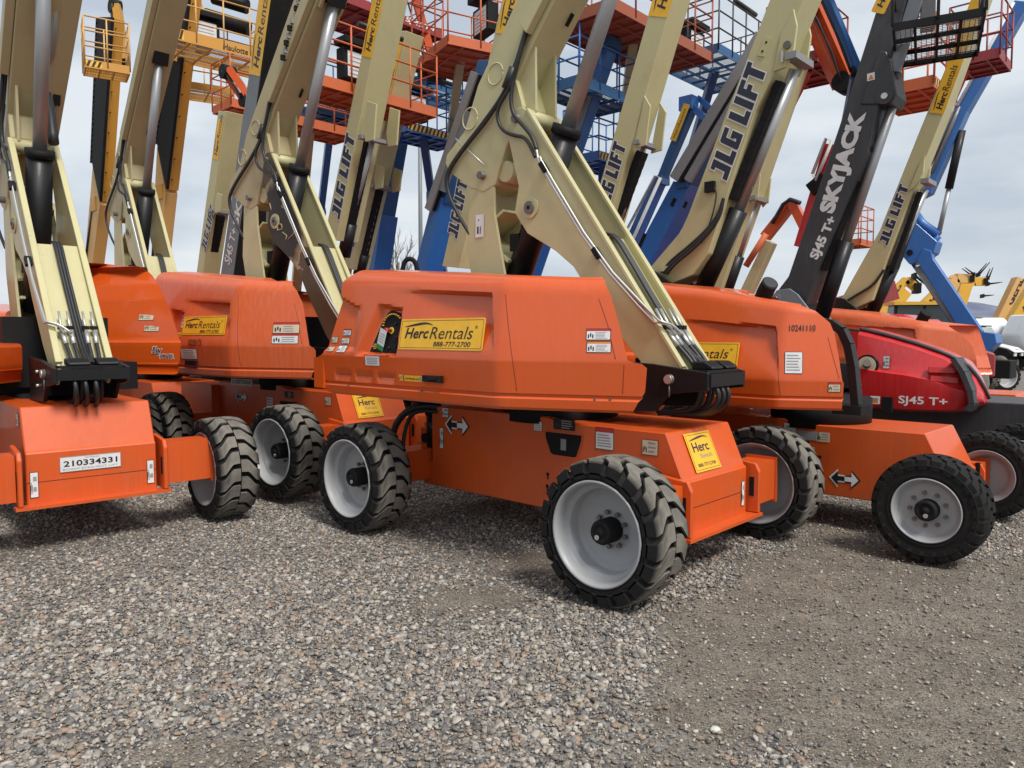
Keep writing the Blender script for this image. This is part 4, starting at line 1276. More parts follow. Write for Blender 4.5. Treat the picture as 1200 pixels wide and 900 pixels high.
def basket_lift(label, cx, y, depth, foot_px, col, mat, L=2.1, W=.85, ang=PI / 2, floor='tread', base='cream', end_px=None, foot_depth=None, **kw):
    """a lift whose boom runs up behind its neighbours; mostly the basket shows"""
    fd = foot_depth or max(depth + 4.0, 15.0)
    d = M1._ray(cx, y); t = depth / d[1]
    fx, fy = (foot_px - 600) / FPX * fd, fd
    yaw = math.atan2(depth - fy, d[0] * t - fx)
    fr = Frame(fx + 1.15 * math.cos(yaw), fy + 1.15 * math.sin(yaw), math.degrees(yaw))
    root = thing('boom_lift', label, 'boom lift', fr, YARD)
    plain_base(root, {'cream': ORANGE2, 'blue': BLUE, 'red': RED, 'yellow': YEL}[base], base)
    c = W2L(fr, cx, y, depth)
    foot = Vector((-1.15, 0, 2.05))
    top = c + Vector((0, 0, .12)) if end_px is None else W2L(fr, end_px[0], end_px[1], depth)
    mb = MB(); mid = foot.lerp(top, .6)
    beam_between(mb, foot, mid, .22, .26, mat); o = mb.build('boom', root)
    m2 = MB(); beam_between(m2, foot.lerp(top, .5), top, .15, .17, mat); m2.build('fly_boom', o)
    basket(root, c, math.radians(-43) + ang - yaw, L, W, col, floor, **kw)
    return root, fr, c
# ================================================================== lift right of the centre: charcoal-lettered cream boom
M3 = Frame(2.757, 6.683, -43.6)
r3 = thing('boom_lift', 'orange boom lift right of centre with small grey rims and thick lettered cream boom', 'boom lift', M3, YARD)
d3 = hood_disp(panel=False, rearline=False, slots=False)
h3 = Hood(zb=1.02, zc=1.245, w0=1.15, ub=.11, k=.55, ztop=((-1.4, 2.08), (-.6, 1.99), (.35, 1.82)), inner=.30, taper=.14, shoulder=.10,
          rear=((1.0, -1.55), (2.1, -1.45)), front=((1.02, .515), (1.235, .53), (1.25, .52), (1.42, .485), (1.6, .44), (1.69, .40), (1.78, .30), (1.83, .18)),
          disp=lambda u, z: d3(u + .30, z + .20) * .8)
h3.build(r3, ORANGE)
Hood(side=1, zb=1.02, zc=1.245, w0=1.15, ub=.11, k=.55, ztop=((-1.4, 2.08), (.35, 1.82)), rear=((1.0, -1.55), (2.1, -1.45)), front=((1.02, -.75), (1.83, -.85))).build(r3, ORANGE)
chassis(r3, CHASSIS, wc=.40, zt=.84, zc=.515, zb=.26, u1=.96, u2=1.12, u3=1.2, rear=-1.3, wheels='B', wb=1.14, tr=.88, wz=.375, simple=True)
rental_sign(r3, h3.M(-.97, 1.335), .74, .205)
hood_seam(r3, h3, [[(.13, 1.13), (.12, 1.25), (.06, 1.66)], [(.50, 1.27), (.45, 1.42), (.40, 1.58)]], DARKO)
tx = MB(); fit_text(tx, '10241110', 0, 0, .19, .050, INK, h3.M(.15, 1.625), .005, .01); tx.build('lettering', r3)
decal(r3, h3.M(.155, 1.30), .13, .17, None, WHITE, 6, pict=False); decal(r3, h3.M(.43, 1.165), .09, .075, REDINK, PAPER, 2)
mb = MB(); p = P3(M3, (890, 372), -.72)
mb.tube([(p[0], p[1], p[2] - .12), (p[0], p[1], p[2] + .08), (p[0] + .04, p[1] - .02, p[2] + .18), (p[0] + .09, p[1] - .05, p[2] + .25)], .068, BLACKM, 16, 1)
q = Vector((p[0] + .09, p[1] - .05, p[2] + .25)); mb.cyl(q, q + Vector((.03, -.02, .03)), .068, BLACKM, 16); mb.cyl(q + Vector((.031, -.0207, .031)), q + Vector((.033, -.022, .033)), .058, INK, 16)
mb.build('exhaust_pipe', r3)
# black engine-bay frame behind the hood edge
mb = MB()
pts = [P3(M3, p, -.62) for p in ((958, 376), (975, 379), (987, 387), (995, 404), (1000, 430), (1004, 474))]
for a, b in zip(pts, pts[1:]): beam_between(mb, a, b, .10, .06, BLACK, .004)
e = pts[-1]; mb.box((e[0] - .04, e[1], e[2] - .04), (.22, .22, .07), BLACKM, .02)
mb.build('bay_frame', r3)
hub = MB(); hub.cyl((0, 0, .80), (0, 0, 1.05), .42, BLACKM, 32); hub.box((-.9, .2, 1.25), (1.2, .9, .5), BLACKM); hub.build('turntable', r3)
SV3 = -.4005
arrow_decal(r3, side_M(.37, .41, SV3), .22, .12)
for k, (px, py, w, h, base) in enumerate(((904, 500, .11, .08, GREYINK), (919, 501, .10, .13, WHITE), (933, 502, .20, .075, GREYINK), (957, 505, .11, .08, PAPER), (938, 528, .12, .13, PAPER))):
    u, z = M3.onv((px, py + 12), -.40); decal(r3, side_M(u, z, SV3), w, h, None, base, 3, pict=k > 2, border=False)
kh = MB()
for (px, py) in ((961, 535), (961, 547)):
    u, z = M3.onv((px, py), -.4); kh.cyl((u, SV3, z), (u, SV3 - .003, z), .012, BLACKM, 10); kh.box((u, SV3 - .001, z - .02), (.009, .003, .03), BLACKM)
u, z = M3.onv((943, 518), -.4); kh.box((u, SV3 - .001, z), (.08, .004, .028), BLACKM, .001)
kh.build('keyhole_slot', r3)
B3 = [(758, 318), (785, 333), (812, 322), (830, 297), (850, 235), (885, 130), (908, 84), (942, 0), (902, 0), (852, 130), (807, 250), (797, 272)]
w3 = .30
q = M3.side(-w3 / 2, B3)
def push(a, b, e):
    d = Vector((a[0] - b[0], a[1] - b[1])).normalized() * e; return (a[0] + d.x, a[1] + d.y)
q[7] = push(q[7], q[6], 1.0); q[8] = push(q[8], q[9], 1.0)
mb = MB(); mb.prism(q, -w3 / 2, w3 / 2, CREAM, .006); b3 = mb.build('main_boom', r3)
text_px(b3, M3, 'JLG LIFT', (852, 212), (901, 76), (834, 194), -w3 / 2, NAVY, WINK, .045, .0)
collar = MB(); qc = M3.side(-w3 / 2 - .012, [(906, 84), (920, 79), (930, 60), (934, 30), (930, 10), (915, 40)])
[collar.prism(qc, e - .014, e + .014, CREAM, .004) for e in (-w3 / 2, w3 / 2)]
qq = P3(M3, (937, 71), 0); collar.box(qq, (.10, w3 + .08, .06), ALU, .006)
qp = Vector(P3(M3, (923, 53), -w3 / 2 - .014)); collar.cyl(qp, qp + Vector((0, -.02, 0)), .035, PIN, 12); collar.box(qp + Vector((-.04, -.012, -.09)), (.02, .016, .10), ZINC)
collar.build('cylinder_bracket', b3)
pl = MB(); qp = Vector(P3(M3, (896, 55), -w3 / 2 - .004)); pl.box(qp, (.07, .008, .16), CREAM, .004, rot=Matrix.Rotation(.4, 3, 'Y'))
for k in (-1, 1): pl.box(qp + Vector((.017 * k, -.005, .035 * k)), (.018, .004, .018), BLACKM)
pl.build('boom_plate', b3)
cyl_px(r3, M3, (818, 352), (866, 246), (931, 82), 0.02, .088, .05)
track_px(r3, M3, (863, 236), (919, 98), 0.0, .22, .07)
for k in range(3):
    hose(r3, 'hose', [P3(M3, p, -w3 / 2 - .02 - .022 * k) for p in ((775 + 3 * k, 319 + k), (788 + 2 * k, 304 + 2 * k), (806 + 2 * k, 290 + 2 * k), (828 + k, 270 + 2 * k), (842 + k, 252 + k), (848, 232))], .016)
hose(r3, 'hose', [P3(M3, p, -w3 / 2 - .02) for p in ((833, 218), (840, 222), (838, 240), (832, 262), (822, 285))], .007)
mb = MB(); qp = Vector(P3(M3, (832, 219), -w3 / 2 - .02)); mb.box(qp, (.10, .04, .10), BLACKM, .02); qp2 = Vector(P3(M3, (780, 315), -w3 / 2 - .02)); mb.box(qp2, (.10, .04, .05), CREAM, .02); mb.build('boom_sensor', b3)
br = MB()
qb = M3.side(-.25, [(750, 315), (768, 318), (815, 352), (800, 372), (745, 372)])
for v0 in (-.25, .22): br.prism(qb, v0, v0 + .03, BLACK, .005)
br.build('boom_bracket', r3)

# second cream boom rising just behind it
F15 = frame_at(840, 13.0)
r15 = thing('boom_lift', 'cream boom lift close behind the thick lettered boom, bright orange jib folded down', 'boom lift', F15, YARD)
plain_base(r15, ORANGE2, 'cream')
b15, q15 = boom_px(r15, F15, [(826, 352), (838, 358), (940, 60), (926, 55)], .40, CREAM, 'main_boom')
mb = MB(); qq = F15.side(-.18, [(882, 240), (889, 232), (892, 205), (884, 200), (876, 225)]); [mb.prism(qq, e - .014, e + .014, CREAM, .004) for e in (-.20, .20)]; mb.box(P3(F15, (889, 234), 0), (.12, .5, .07), ALU, .006); mb.build('cylinder_bracket', b15)
cyl_px(r15, F15, (847, 352), (865, 300), (884, 238), 0.02, .11, .06)
jib(r15, W2L(F15, 950, 8, 12.0), W2L(F15, 990, 98, 12.0), .26, .34, ORANGE)

# ================================================================== dark boom, red cowl
M4 = Frame(4.8, 8.6, -43.0)
r4 = thing('boom_lift', 'red cowled boom lift with a dark charcoal boom carrying big pale lettering', 'boom lift', M4, YARD)
mb = MB()
# chassis: dark flat deck
mb.prism([(-1.2, .45), (2.2, .45), (2.2, .86), (2.0, .90), (-1.2, .90)], -.50, .50, CHAR, .01)
mb.build('chassis', r4)
u0, z0 = M4.onv((1198, 552), -1.0)
for u in (u0, u0 - 2.3):
    for s in (-1, 1): wheel(r4, u, s * 1.0, .375, 'B', 0, random.uniform(0, 3))
# cowl: lofted shell, low nose forward
def cowl(root, fr):
    vs = -.95
    prof_top = [(1003, 389), (1013, 391), (1040, 398), (1070, 407), (1100, 418), (1125, 431), (1136, 446), (1143, 462), (1146, 474)]
    prof_mid = [(1003, 430), (1030, 434), (1060, 438), (1090, 444), (1110, 452), (1130, 458), (1140, 462), (1144, 468), (1146, 474)]
    prof_bot = [(1003, 478), (1030, 480), (1060, 483), (1090, 484), (1110, 485), (1125, 484), (1136, 481), (1142, 478), (1146, 476)]
    T, Mi, B = (fr.side(vs, p) for p in (prof_top, prof_mid, prof_bot))
    mb = MB(); bm = mb.bm; cols = []
    for i, ((tu, tz), (mu, mz), (bu, bz)) in enumerate(zip(T, Mi, B)):
        k = (i / (len(T) - 1)) ** 2.2 * .35
        col = [(bu, vs + .10 + k, bz), (bu, vs + k, bz + .03), (bu * .5 + mu * .5, vs - .03 + k, (bz + mz) / 2), (mu, vs - .035 + k, mz - .015), (mu, vs + k, mz + .0), (mu, vs + .012 + k, mz + .025)]
        for t in (.25, .5, .75, .92): col.append((mu + (tu - mu) * t, vs + .02 + .05 * t + k, mz + (tz - mz) * t))
        col += [(tu, vs + .10 + k, tz), (tu, vs + .16 + k, tz + .03), (tu - .02, vs + .40 + k * .6, tz + .045), (tu - .05, vs + .75, tz + .045)]
        cols.append([bm.verts.new(c) for c in col])
    for A, C in zip(cols, cols[1:]):
        for j in range(len(A) - 1): mb.face([A[j], C[j], C[j + 1], A[j + 1]], RED, True)
    mb.face(cols[-1], RED); mb.face(cols[0][::-1], RED)
    bmesh.ops.recalc_face_normals(bm, faces=bm.faces[:])
    o = mb.build('engine_cowl', root); auto_smooth(o, .7)
    # dark rubbing strip along the crown and nose
    st = MB(); st.tube([(a[0], vs + .13 + (i / 8) ** 2.2 * .35, a[1] + .035) for i, a in enumerate(T)], .022, CHAR, 8, 1)
    nose = [P3(fr, p, vs + .18) for p in ((1121, 420), (1132, 436), (1141, 458), (1143, 472), (1138, 480))]
    for a, b in zip(nose, nose[1:]): beam_between(st, a, b, .34, .05, CHAR, .004)
    st.build('rub_strip', o)
    lv = MB()
    for (a, b) in (((1088, 433), (1120, 434)), ((1090, 443), (1122, 446))):
        pa, pb = P3(fr, a, vs + .03), P3(fr, b, vs + .13); beam_between(lv, pa, pb, .06, .055, RED, .015)
    lv.build('louvre', o)
    ex = MB(); c = Vector(P3(fr, (1016, 428), vs - .005)); ex.cyl(c + Vector((0, .05, 0)), c + Vector((0, -.006, 0)), .115, BLACK, 24); ex.cyl(c + Vector((0, -.006, 0)), c + Vector((0, -.010, 0)), .095, PAPER, 20)
    ex.cyl(c + Vector((0, -.005, 0)), c + Vector((.03, -.10, .03)), .040, PIN, 14); ex.build('exhaust_port', o)
    ms = lambda p: side_M(*fr.onv(p, vs - .03), vs - .035)
    lt = MB(); fit_text(lt, 'SJ45 T+', 0, 0, .46, .105, WINK, ms((1053, 475)), .006, .02); fit_text(lt, 'K', 0, 0, .07, .09, WINK, ms((1003, 460)), .006, .03); lt.build('lettering', o)
    decal(o, ms((1020, 473)), .10, .085, None, WINK, 1, border=False, pict=False)
    wt = MB(); M = ms((1020, 473)); wt.face([wt.bm.verts.new(M @ Vector(p)) for p in ((.015, .012, .005), (.085, .012, .005), (.05, .07, .005))], ORINK); wt.build('warning_triangle', o)
    decal(o, side_M(*fr.onv((1034, 432), vs), vs + .012), .07, .14, None, WHITE, 3)
    lb = MB(); lb.box(P3(fr, (1040, 474), vs - .02), (.10, .05, .16), BLACKM, .01); lb.build('latch', o)
    return o
cowl(r4, M4)
tt = MB(); tt.cyl((-.3, 0, .88), (-.3, 0, 1.1), .42, BLACKM, 28); tt.box((-.7, .3, 1.10), (1.4, .9, .3), CHAR, .03); tt.prism(M4.side(.2, [(985, 384), (1050, 394), (1110, 425), (1110, 470), (985, 470)]), .35, 1.0, RED, .03); tt.build('turntable', r4)
w4 = .34
B4p = [(911, 341), (944, 357), (960, 311), (1016, 180), (1023, 150), (1042, 74), (1062, 0), (1031, 0), (983, 150), (924, 324)]
q = M4.side(-w4 / 2, B4p); q[6] = push(q[6], q[5], 1.2); q[7] = push(q[7], q[8], 1.2)
mb = MB(); mb.prism(q, -w4 / 2, w4 / 2, CHAR, .006); b4 = mb.build('main_boom', r4)
pk = MB(); qs = M4.side(-w4 / 2 - .02, [(1008, 122), (1045, 122), (1051, 110), (1047, 88), (1044, 70), (1038, 60), (1030, 60)]); pk.prism(qs, -w4 / 2 - .02, w4 / 2 + .02, CHAR, .008)
qp = Vector(P3(M4, (1037, 113), -w4 / 2 - .02)); pk.cyl(qp, qp + Vector((0, -.02, 0)), .09, CHAR, 24); pk.cyl(qp, qp + Vector((0, -.035, 0)), .035, ZINC, 14); pk.build('cylinder_bracket', b4)
text_px(b4, M4, 'SJ45 T+', (961, 306), (984, 257), (948, 301), -w4 / 2, WINK, None, .045)
text_px(b4, M4, 'SKYJACK', (982, 252), (1021, 132), (960, 245), -w4 / 2, WINK, None, .06)
wt = MB(); M = side_M(*M4.onv((1017, 96), -w4 / 2), -w4 / 2 - .021, .05); rect(wt, 0, 0, .085, .085, WINK, M, .003); wt.face([wt.bm.verts.new(M @ Vector(p)) for p in ((.012, .012, .005), (.072, .012, .005), (.042, .07, .005))], ORINK); wt.build('warning_triangle', b4)
sg = MB(); M = side_M(*M4.onv((1036, 17), -w4 / 2), -w4 / 2 - .004, math.radians(64)); rrect(sg, 0, 0, 1.2, .16, .02, SIGNY, M, .003, .003); so = sg.build('hire_strip', b4); lt = MB(); fit_text(lt, 'Herc', .06, .05, .26, .075, INK, M, .005, .03, .2); fit_text(lt, 'Rentals', .36, .05, .4, .08, INK, M, .005, 0, .2); lt.build('lettering', so)
cyl_px(r4, M4, (961, 376), (992, 283), (1050, 112), .02, .095, .055)
mb = MB()
for (a, b) in (((1050, 92), (1079, 0)), ((1046, 86), (1072, 0))): mb.tube([P3(M4, a, -.05), P3(M4, b, -.05)], .035, GREYP, 8)
a, b = Vector(P3(M4, (1047, 84), -.12)), Vector(P3(M4, (1078, -15), -.12)); beam_between(mb, a, b, .05, .14, GREYP, .006)
mb.build('guide_rail', b4)
track_px(r4, M4, (962, 316), (1020, 172), 0, .20, .10)
br = MB(); qb = M4.side(-.26, [(902, 352), (910, 340), (925, 338), (935, 345), (960, 378), (960, 395), (900, 395)])
for v0 in (-.26, .23): br.prism(qb, v0, v0 + .03, GREYP, .005)
c = Vector(P3(M4, (909, 350), -.262)); br.cyl(c, c + Vector((0, -.015, 0)), .065, GREYP, 24); br.cyl(c, c + Vector((0, -.025, 0)), .03, ZINC, 14); br.build('boom_bracket', r4)
c = W2L(M4, 1098, 52, 8.6)
basket(r4, c, PI / 2 + .25, 1.3, .85, BLACKM, 'mesh', rail=CHAR, console=False, toe=.08)
jm = MB(); beam_between(jm, c + Vector((-.1, 0, .2)), W2L(M4, 1088, -60, 8.9), .14, .16, CHAR); jm.build('jib', r4)

# ================================================================== lift behind the red cowl
M5 = Frame(5.5, 10.0, -43.0)
r5 = thing('boom_lift', 'orange boom lift behind the red cowl, cream lettered boom with yellow hire strip', 'boom lift', M5, YARD)
d5 = hood_disp(panel=False, rearline=False, slots=False)
Hood(zb=1.05, zc=1.30, w0=1.15, ub=.2, k=.4, ztop=((-1.4, 1.98), (-.5, 1.88), (.6, 1.70)), rear=((1.0, -1.5), (2.1, -1.4)), front=((1.05, .80), (1.3, .78), (1.45, .74), (1.6, .62), (1.7, .48)), disp=lambda u, z: d5(u + .2, z + .2) * .8, inner=.30, shoulder=.1).build(r5, ORANGE2)
Hood(side=1, zb=1.05, zc=1.30, w0=1.15, ub=.2, k=.4, ztop=((-1.4, 1.95), (.6, 1.70)), rear=((1.0, -1.5), (2.1, -1.4)), front=((1.05, .60), (1.7, .40)), inner=.30).build(r5, ORANGE2)
chassis(r5, CHASSIS, wc=.42, zt=.88, zc=.56, zb=.28, u1=1.1, u2=1.25, u3=1.33, rear=-1.3, wheels='B', wb=1.15, tr=1.0, wz=.375, simple=True)
square_sign(r5, plane_M((1.235, -.32, .585), (0, 1, 0), (-.15, 0, .32)), .34, .24)
mb = MB(); p = P3(M5, (1076, 392), -.72); mb.tube([(p[0], p[1], p[2] - .1), (p[0], p[1], p[2] + .08), (p[0] + .05, p[1] - .02, p[2] + .2), (p[0] + .10, p[1] - .05, p[2] + .27)], .068, BLACKM, 14, 1); mb.build('exhaust_pipe', r5)
mb = MB(); pts = [P3(M5, p, -.55) for p in ((1120, 392), (1131, 408), (1138, 432), (1141, 455))]
for a, b in zip(pts, pts[1:]): beam_between(mb, a, b, .10, .05, BLACK, .004)
mb.build('bay_frame', r5)
w5 = .30
B5p = [(985, 352), (1000, 362), (1022, 352), (1038, 307), (1061, 247), (1072, 218), (1109, 125), (1154, 0), (1141, 0), (1079, 150), (1031, 270)]
q = M5.side(-w5 / 2, B5p); q[7] = push(q[7], q[6], 1.0); q[8] = push(q[8], q[9], 1.0)
mb = MB(); mb.prism(q, -w5 / 2, w5 / 2, CREAM, .006); b5 = mb.build('main_boom', r5)
text_px(b5, M5, 'JLG LIFT', (1040, 288), (1066, 217), (1030, 284), -w5 / 2, NAVY, WINK, .045)
qs = M5.side(-w5 / 2, [(1089, 133), (1106, 133), (1152, 0), (1141, 0)])
hire_strip(b5, M5, [qs[0], qs[1], qs[2], qs[3]], -w5 / 2, 0, 1.0, .0, phone=False)
co = MB(); qc = M5.side(-w5 / 2 - .012, [(1064, 224), (1074, 218), (1082, 202), (1084, 182), (1078, 190)]); [co.prism(qc, e - .014, e + .014, CREAM, .004) for e in (-w5 / 2, w5 / 2)]; co.box(P3(M5, (1088, 214), 0), (.1, w5 + .08, .06), ALU, .006); co.build('cylinder_bracket', b5)
cyl_px(r5, M5, (1018, 374), (1046, 313), (1084, 222), .02, .088, .05)
track_px(r5, M5, (1047, 318), (1080, 226), 0, .20, .06)
for k in range(2): hose(r5, 'hose', [P3(M5, p, -w5 / 2 - .02 - .02 * k) for p in ((990, 354), (1005, 345), (1024, 334), (1036, 316))], .018)
br = MB(); qb = M5.side(-.25, [(976, 348), (990, 350), (1022, 376), (1010, 392), (972, 392)])
for v0 in (-.25, .22): br.prism(qb, v0, v0 + .03, BLACK, .005)
br.build('boom_bracket', r5)

# ================================================================== bright blue articulated lift on the right
F19 = frame_at(1140, 19.5, back=.6)
r19 = thing('boom_lift', 'bright blue folding-arm lift on the right, its risers forming a tall knee', 'boom lift', F19, YARD)
d19 = 19.0
def bpoly(name, pts, v0, v1, mat=BLUE, parent=None):
    mb = MB(); mb.prism(F19.side(v0, pts), v0, v1, mat, .012); return mb.build(name, parent or r19)
bpoly('riser_arm', [(1131, 396), (1143, 398), (1151, 388), (1093, 303), (1091, 294), (1082, 291), (1074, 305)], -.35, -.10)
bpoly('riser_arm', [(1120, 388), (1128, 394), (1074, 314), (1066, 308)], -.05, .22)
mb = MB()
for k in range(4): mb.tube([P3(F19, (1072 + 2 * k, 314 - k), -.2), P3(F19, (1128 + 2 * k, 394 - k), -.2)], .035, ALU, 6)
mb.build('cable_track', r19)
bpoly('knee_plate', [(1131, 395), (1152, 389), (1166, 391), (1168, 402), (1151, 420), (1134, 417)], -.42, .30)
bpoly('elbow_plate', [(1053, 295), (1066, 310), (1080, 306), (1094, 296), (1098, 283), (1074, 262), (1071, 247), (1062, 258)], -.30, .28)
mb = MB(); mb.tube([P3(F19, (1072, 250), -.1), P3(F19, (1080, 262), -.1), P3(F19, (1100, 276), -.1)], .12, BLUE, 8); mb.tube([P3(F19, (1070, 290), -.1), P3(F19, (1090, 286), -.1), P3(F19, (1100, 276), -.1)], .1, BLUE, 8)
c = Vector(P3(F19, (1066, 296), -.31)); mb.cyl(c, c + Vector((0, -.02, 0)), .08, BLACKM, 16); mb.build('elbow_link', r19)
cyl_px(r19, F19, (1127, 153), (1112, 221), (1100, 274), -.1, .10, .06)
bo = bpoly('main_boom', [(1078, 232), (1090, 226), (1133, 130), (1206, 2), (1189, 0), (1118, 126)], -.25, .15)
mb = MB(); mb.tube([P3(F19, (1088, 198), -.28), P3(F19, (1116, 133), -.28), P3(F19, (1124, 126), -.28), P3(F19, (1118, 140), -.28), P3(F19, (1092, 202), -.28)], .05, ALU, 6); mb.tube([P3(F19, (1122, 124), -.28), P3(F19, (1188, 3), -.28)], .04, WINK, 6); mb.build('cable_track', bo)
mb = MB(); mb.prism([(-1.4, .5), (.3, .5), (.3, .95), (-1.4, 1.0)], -.4, .4, BLACKM, .02); mb.build('chassis', r19)
for px in (1153, 1176):
    u, v = F19.local((px - 600) / FPX * 21.0, 21.0)
    wheel(r19, u, v, .44, 'A', -.5 if px == 1153 else .9, 1.0)
u, v = F19.local((1146 - 600) / FPX * 21.2, 21.2)
mb = MB(); mb.box((u, v, .72), (1.1, .5, .36), BLACKM, .03, rot=Matrix.Rotation(.75, 3, 'Z')); M = plane_M((0, 0, 0), (1, 0, 0), (0, 0, 1)); mb.build('axle_box', r19)
# ================================================================== booms of the rows behind
def straight(label, foot, depth, quad, w, mat, ext=0.0, base='cream', back=1.15, strip=None, jlg=None, collar=None, cyl=None, track=None, boommat=None, low=None):
    fr = frame_at(foot, depth, back=back)
    root = thing('boom_lift', label, 'boom lift', fr, YARD)
    plain_base(root, {'cream': ORANGE2, 'blue': BLUE, 'red': RED, 'yellow': YEL, 'grey': CHAR}[base], base)
    b, q = boom_px(root, fr, quad, w, mat, 'main_boom', ext)
    if strip: hire_strip(b, fr, q, -w / 2, *strip)
    if jlg: text_px(b, fr, *jlg, -w / 2, NAVY, WINK, .04)
    if collar:
        mb = MB(); qc = fr.side(-w / 2 - .012, collar); [mb.prism(qc, e - .014, e + .014, mat, .004) for e in (-w / 2, w / 2)]
        c = collar[0]; mb.box(P3(fr, c, 0), (.10, w + .1, .06), ALU, .006); mb.build('cylinder_bracket', b)
    if cyl: cyl_px(root, fr, *cyl)
    if track: track_px(root, fr, track[0], track[1], 0, .15, .12)
    return root, fr, b, q

# pair of lettered cream booms left of the centre
straight('left one of two lettered cream booms standing close together, wide yellow hire strip', 388, 13.0, [(380, 278), (394, 282), (449, 0), (437, 0)], .44, CREAM, .8, strip=(.64, 1.08, .0),
         jlg=('JLG LIFT', (398, 258), (417, 158), (388, 254)), collar=[(438, 164), (428, 166), (426, 150), (430, 118), (441, 122)], cyl=((403, 300), (411, 262), (436, 162), 0.02, .11, .06), track=((408, 272), (432, 166)))
straight('right one of two lettered cream booms standing close together, narrow yellow hire strip', 408, 15.0, [(402, 312), (412, 316), (476, 36), (467, 36)], .40, CREAM, 0, strip=(.70, .96, .1),
         jlg=('JLG LIFT', (415, 290), (430, 215), (407, 288)), collar=[(448, 220), (439, 222), (438, 208), (441, 192), (450, 196)], cyl=((420, 322), (427, 298), (446, 218), 0.02, .11, .06), track=((424, 306), (444, 222)))
# cream boom right of the nearest lift
straight('cream boom with wide yellow hire strip rising right behind the nearest lift', 690, 12.0, [(686, 275), (707, 282), (788, 0), (765, 0)], .42, CREAM, .9, strip=(.74, 1.06, .0),
         jlg=('JLG LIFT', (712, 249), (735, 168), (698, 244)), collar=[(757, 170), (744, 174), (748, 150), (755, 112), (762, 124), (759, 150)], cyl=((707, 320), (717, 285), (752, 172), 0.02, .11, .06), track=((721, 264), (753, 178)))
# narrow cream boom far left of the tall grey one
r4b, f4b, _, _ = straight('slim cream lettered boom with an orange basket right at its head', 233, 15.0, [(230, 322), (237, 323), (262, 150), (253, 150)], .34, CREAM, .3, strip=(.72, .95, .1),
         jlg=('JLG LIFT', (241, 296), (252, 244), (235, 295)), collar=[(258, 248), (252, 250), (252, 238), (254, 226), (260, 228)], cyl=((240, 328), (247, 300), (257, 248), .02, .085, .05), track=((245, 318), (258, 252)))
basket(r4b, W2L(f4b, 298, 138, 17.0), PI / 2, 1.5, .85, RUST, console=False)
jib(r4b, W2L(f4b, 267, 85, 14.6), W2L(f4b, 290, 118, 14.6), .2, .3, ORANGE)
# cream boom whose top shows left of the nearest lift's boom
straight('pale cream boom tip peeping out left of the thick nearest boom', 520, 11.5, [(518, 312), (538, 314), (612, -8), (590, -8)], .33, CREAM, .2, strip=(.82, .93, .1), jlg=('JLG LIFT', (536, 280), (549, 212), (524, 278)))
# tall grey boom with yellow strip
r5b, f5b, b5b, q5b = straight('tall grey boom with pale lettering low down and yellow strip on top', 262, 13.5, [(258, 325), (273, 326), (317, 0), (304, 0)], .44, GREYP, .6, base='grey', strip=(.66, 1.05, .0))
text_px(b5b, f5b, 'SJ45 T+', (271, 313), (280, 272), (262, 311), -.22, WINK, None, .02)
text_px(b5b, f5b, 'SKYJACK', (281, 268), (300, 165), (272, 266), -.22, WINK, None, .035)
bl, br_, tr, tl = [Vector(p) for p in q5b]; dn = (tr - br_).normalized(); nn = Vector((dn.y, -dn.x)) * .04
MB().prism([tuple(br_), tuple(br_ + nn), tuple(tr + nn), tuple(tr)], -.222, .222, BLACKM, .004).build('cable_track', r5b)
mb = MB()
def chain(root, fr, p0, p1, v, name='chain'):
    a, b = Vector(P3(fr, p0, v)), Vector(P3(fr, p1, v)); n = max(4, int((b - a).length / .07)); mb = MB()
    for i in range(n):
        p = a.lerp(b, (i + .5) / n); mb.box(p, (.035, .03 if i % 2 else .055, .055), ALU if i % 2 else BLACKM, .006)
    return mb.build(name, root)
chain(r2, M2, (337, 62), (352, -10), -.22); chain(r2, M2, (331, 72), (343, 20), -.26)

# blue booms
def blue(label, foot, depth, low, up, w, tracks=(), end=None, ext=0):
    fr = frame_at(foot, depth)
    root = thing('boom_lift', label, 'boom lift', fr, YARD); plain_base(root, BLUE, 'blue')
    b, q = boom_px(root, fr, low, w, BLUE, 'main_boom', .0)
    if up: boom_px(root, fr, up, w * .8, BLUED, 'fly_boom', ext)
    for (a, c, v, ww, hh, m) in tracks:
        mb = MB(); beam_between(mb, P3(fr, a, v), P3(fr, c, v), ww, hh, m, .01); mb.build('cable_track', root)
    mb = MB(); mb.box(P3(fr, low[2], 0), (.22, w + .08, .18), BLUED, .02); mb.cyl(P3(fr, low[1], .1), P3(fr, low[2], .1), .04, STEEL, 10); mb.build('boom_collar', root)
    return root, fr
rb8, fb8 = blue('blue boom close right of the lettered pair, dark latticed basket on top', 428, 17.0, [(423, 330), (436, 332), (447, 252), (437, 250)], [(438, 262), (446, 262), (474, 95), (467, 95)], .45)
basket(rb8, W2L(fb8, 512, 116, 17.2), PI / 2, 1.9, 1.0, BLUED, 'mesh', rail=BLUED, console=False)
rb9, fb9 = blue('blue boom with long grey cable channels beside the nearest lift', 486, 14.0, [(482, 330), (494, 332), (518, 232), (508, 228)], [(512, 236), (520, 238), (572, 70), (560, 70)], .46,
    [((502, 246), (557, 85), -.30, .06, .16, ALU), ((508, 246), (563, 88), -.26, .06, .06, BLACKM), ((519, 224), (548, 130), -.26, .08, .12, GREYP)])
rb10, fb10 = blue('dark blue boom right of the nearest rising cylinder, ending below the rusty platform', 610, 14.0, [(609, 330), (621, 332), (715, 52), (705, 48)], None, .24,
    [((664, 150), (704, 40), -.16, .05, .11, ALU), ((672, 168), (697, 92), -.18, .05, .08, GREYP)])
basket(rb10, W2L(fb10, 690, 120, 12.8), PI / 2, 1.6, .85, BLUED, 'mesh', rail=BLUE, console=False)
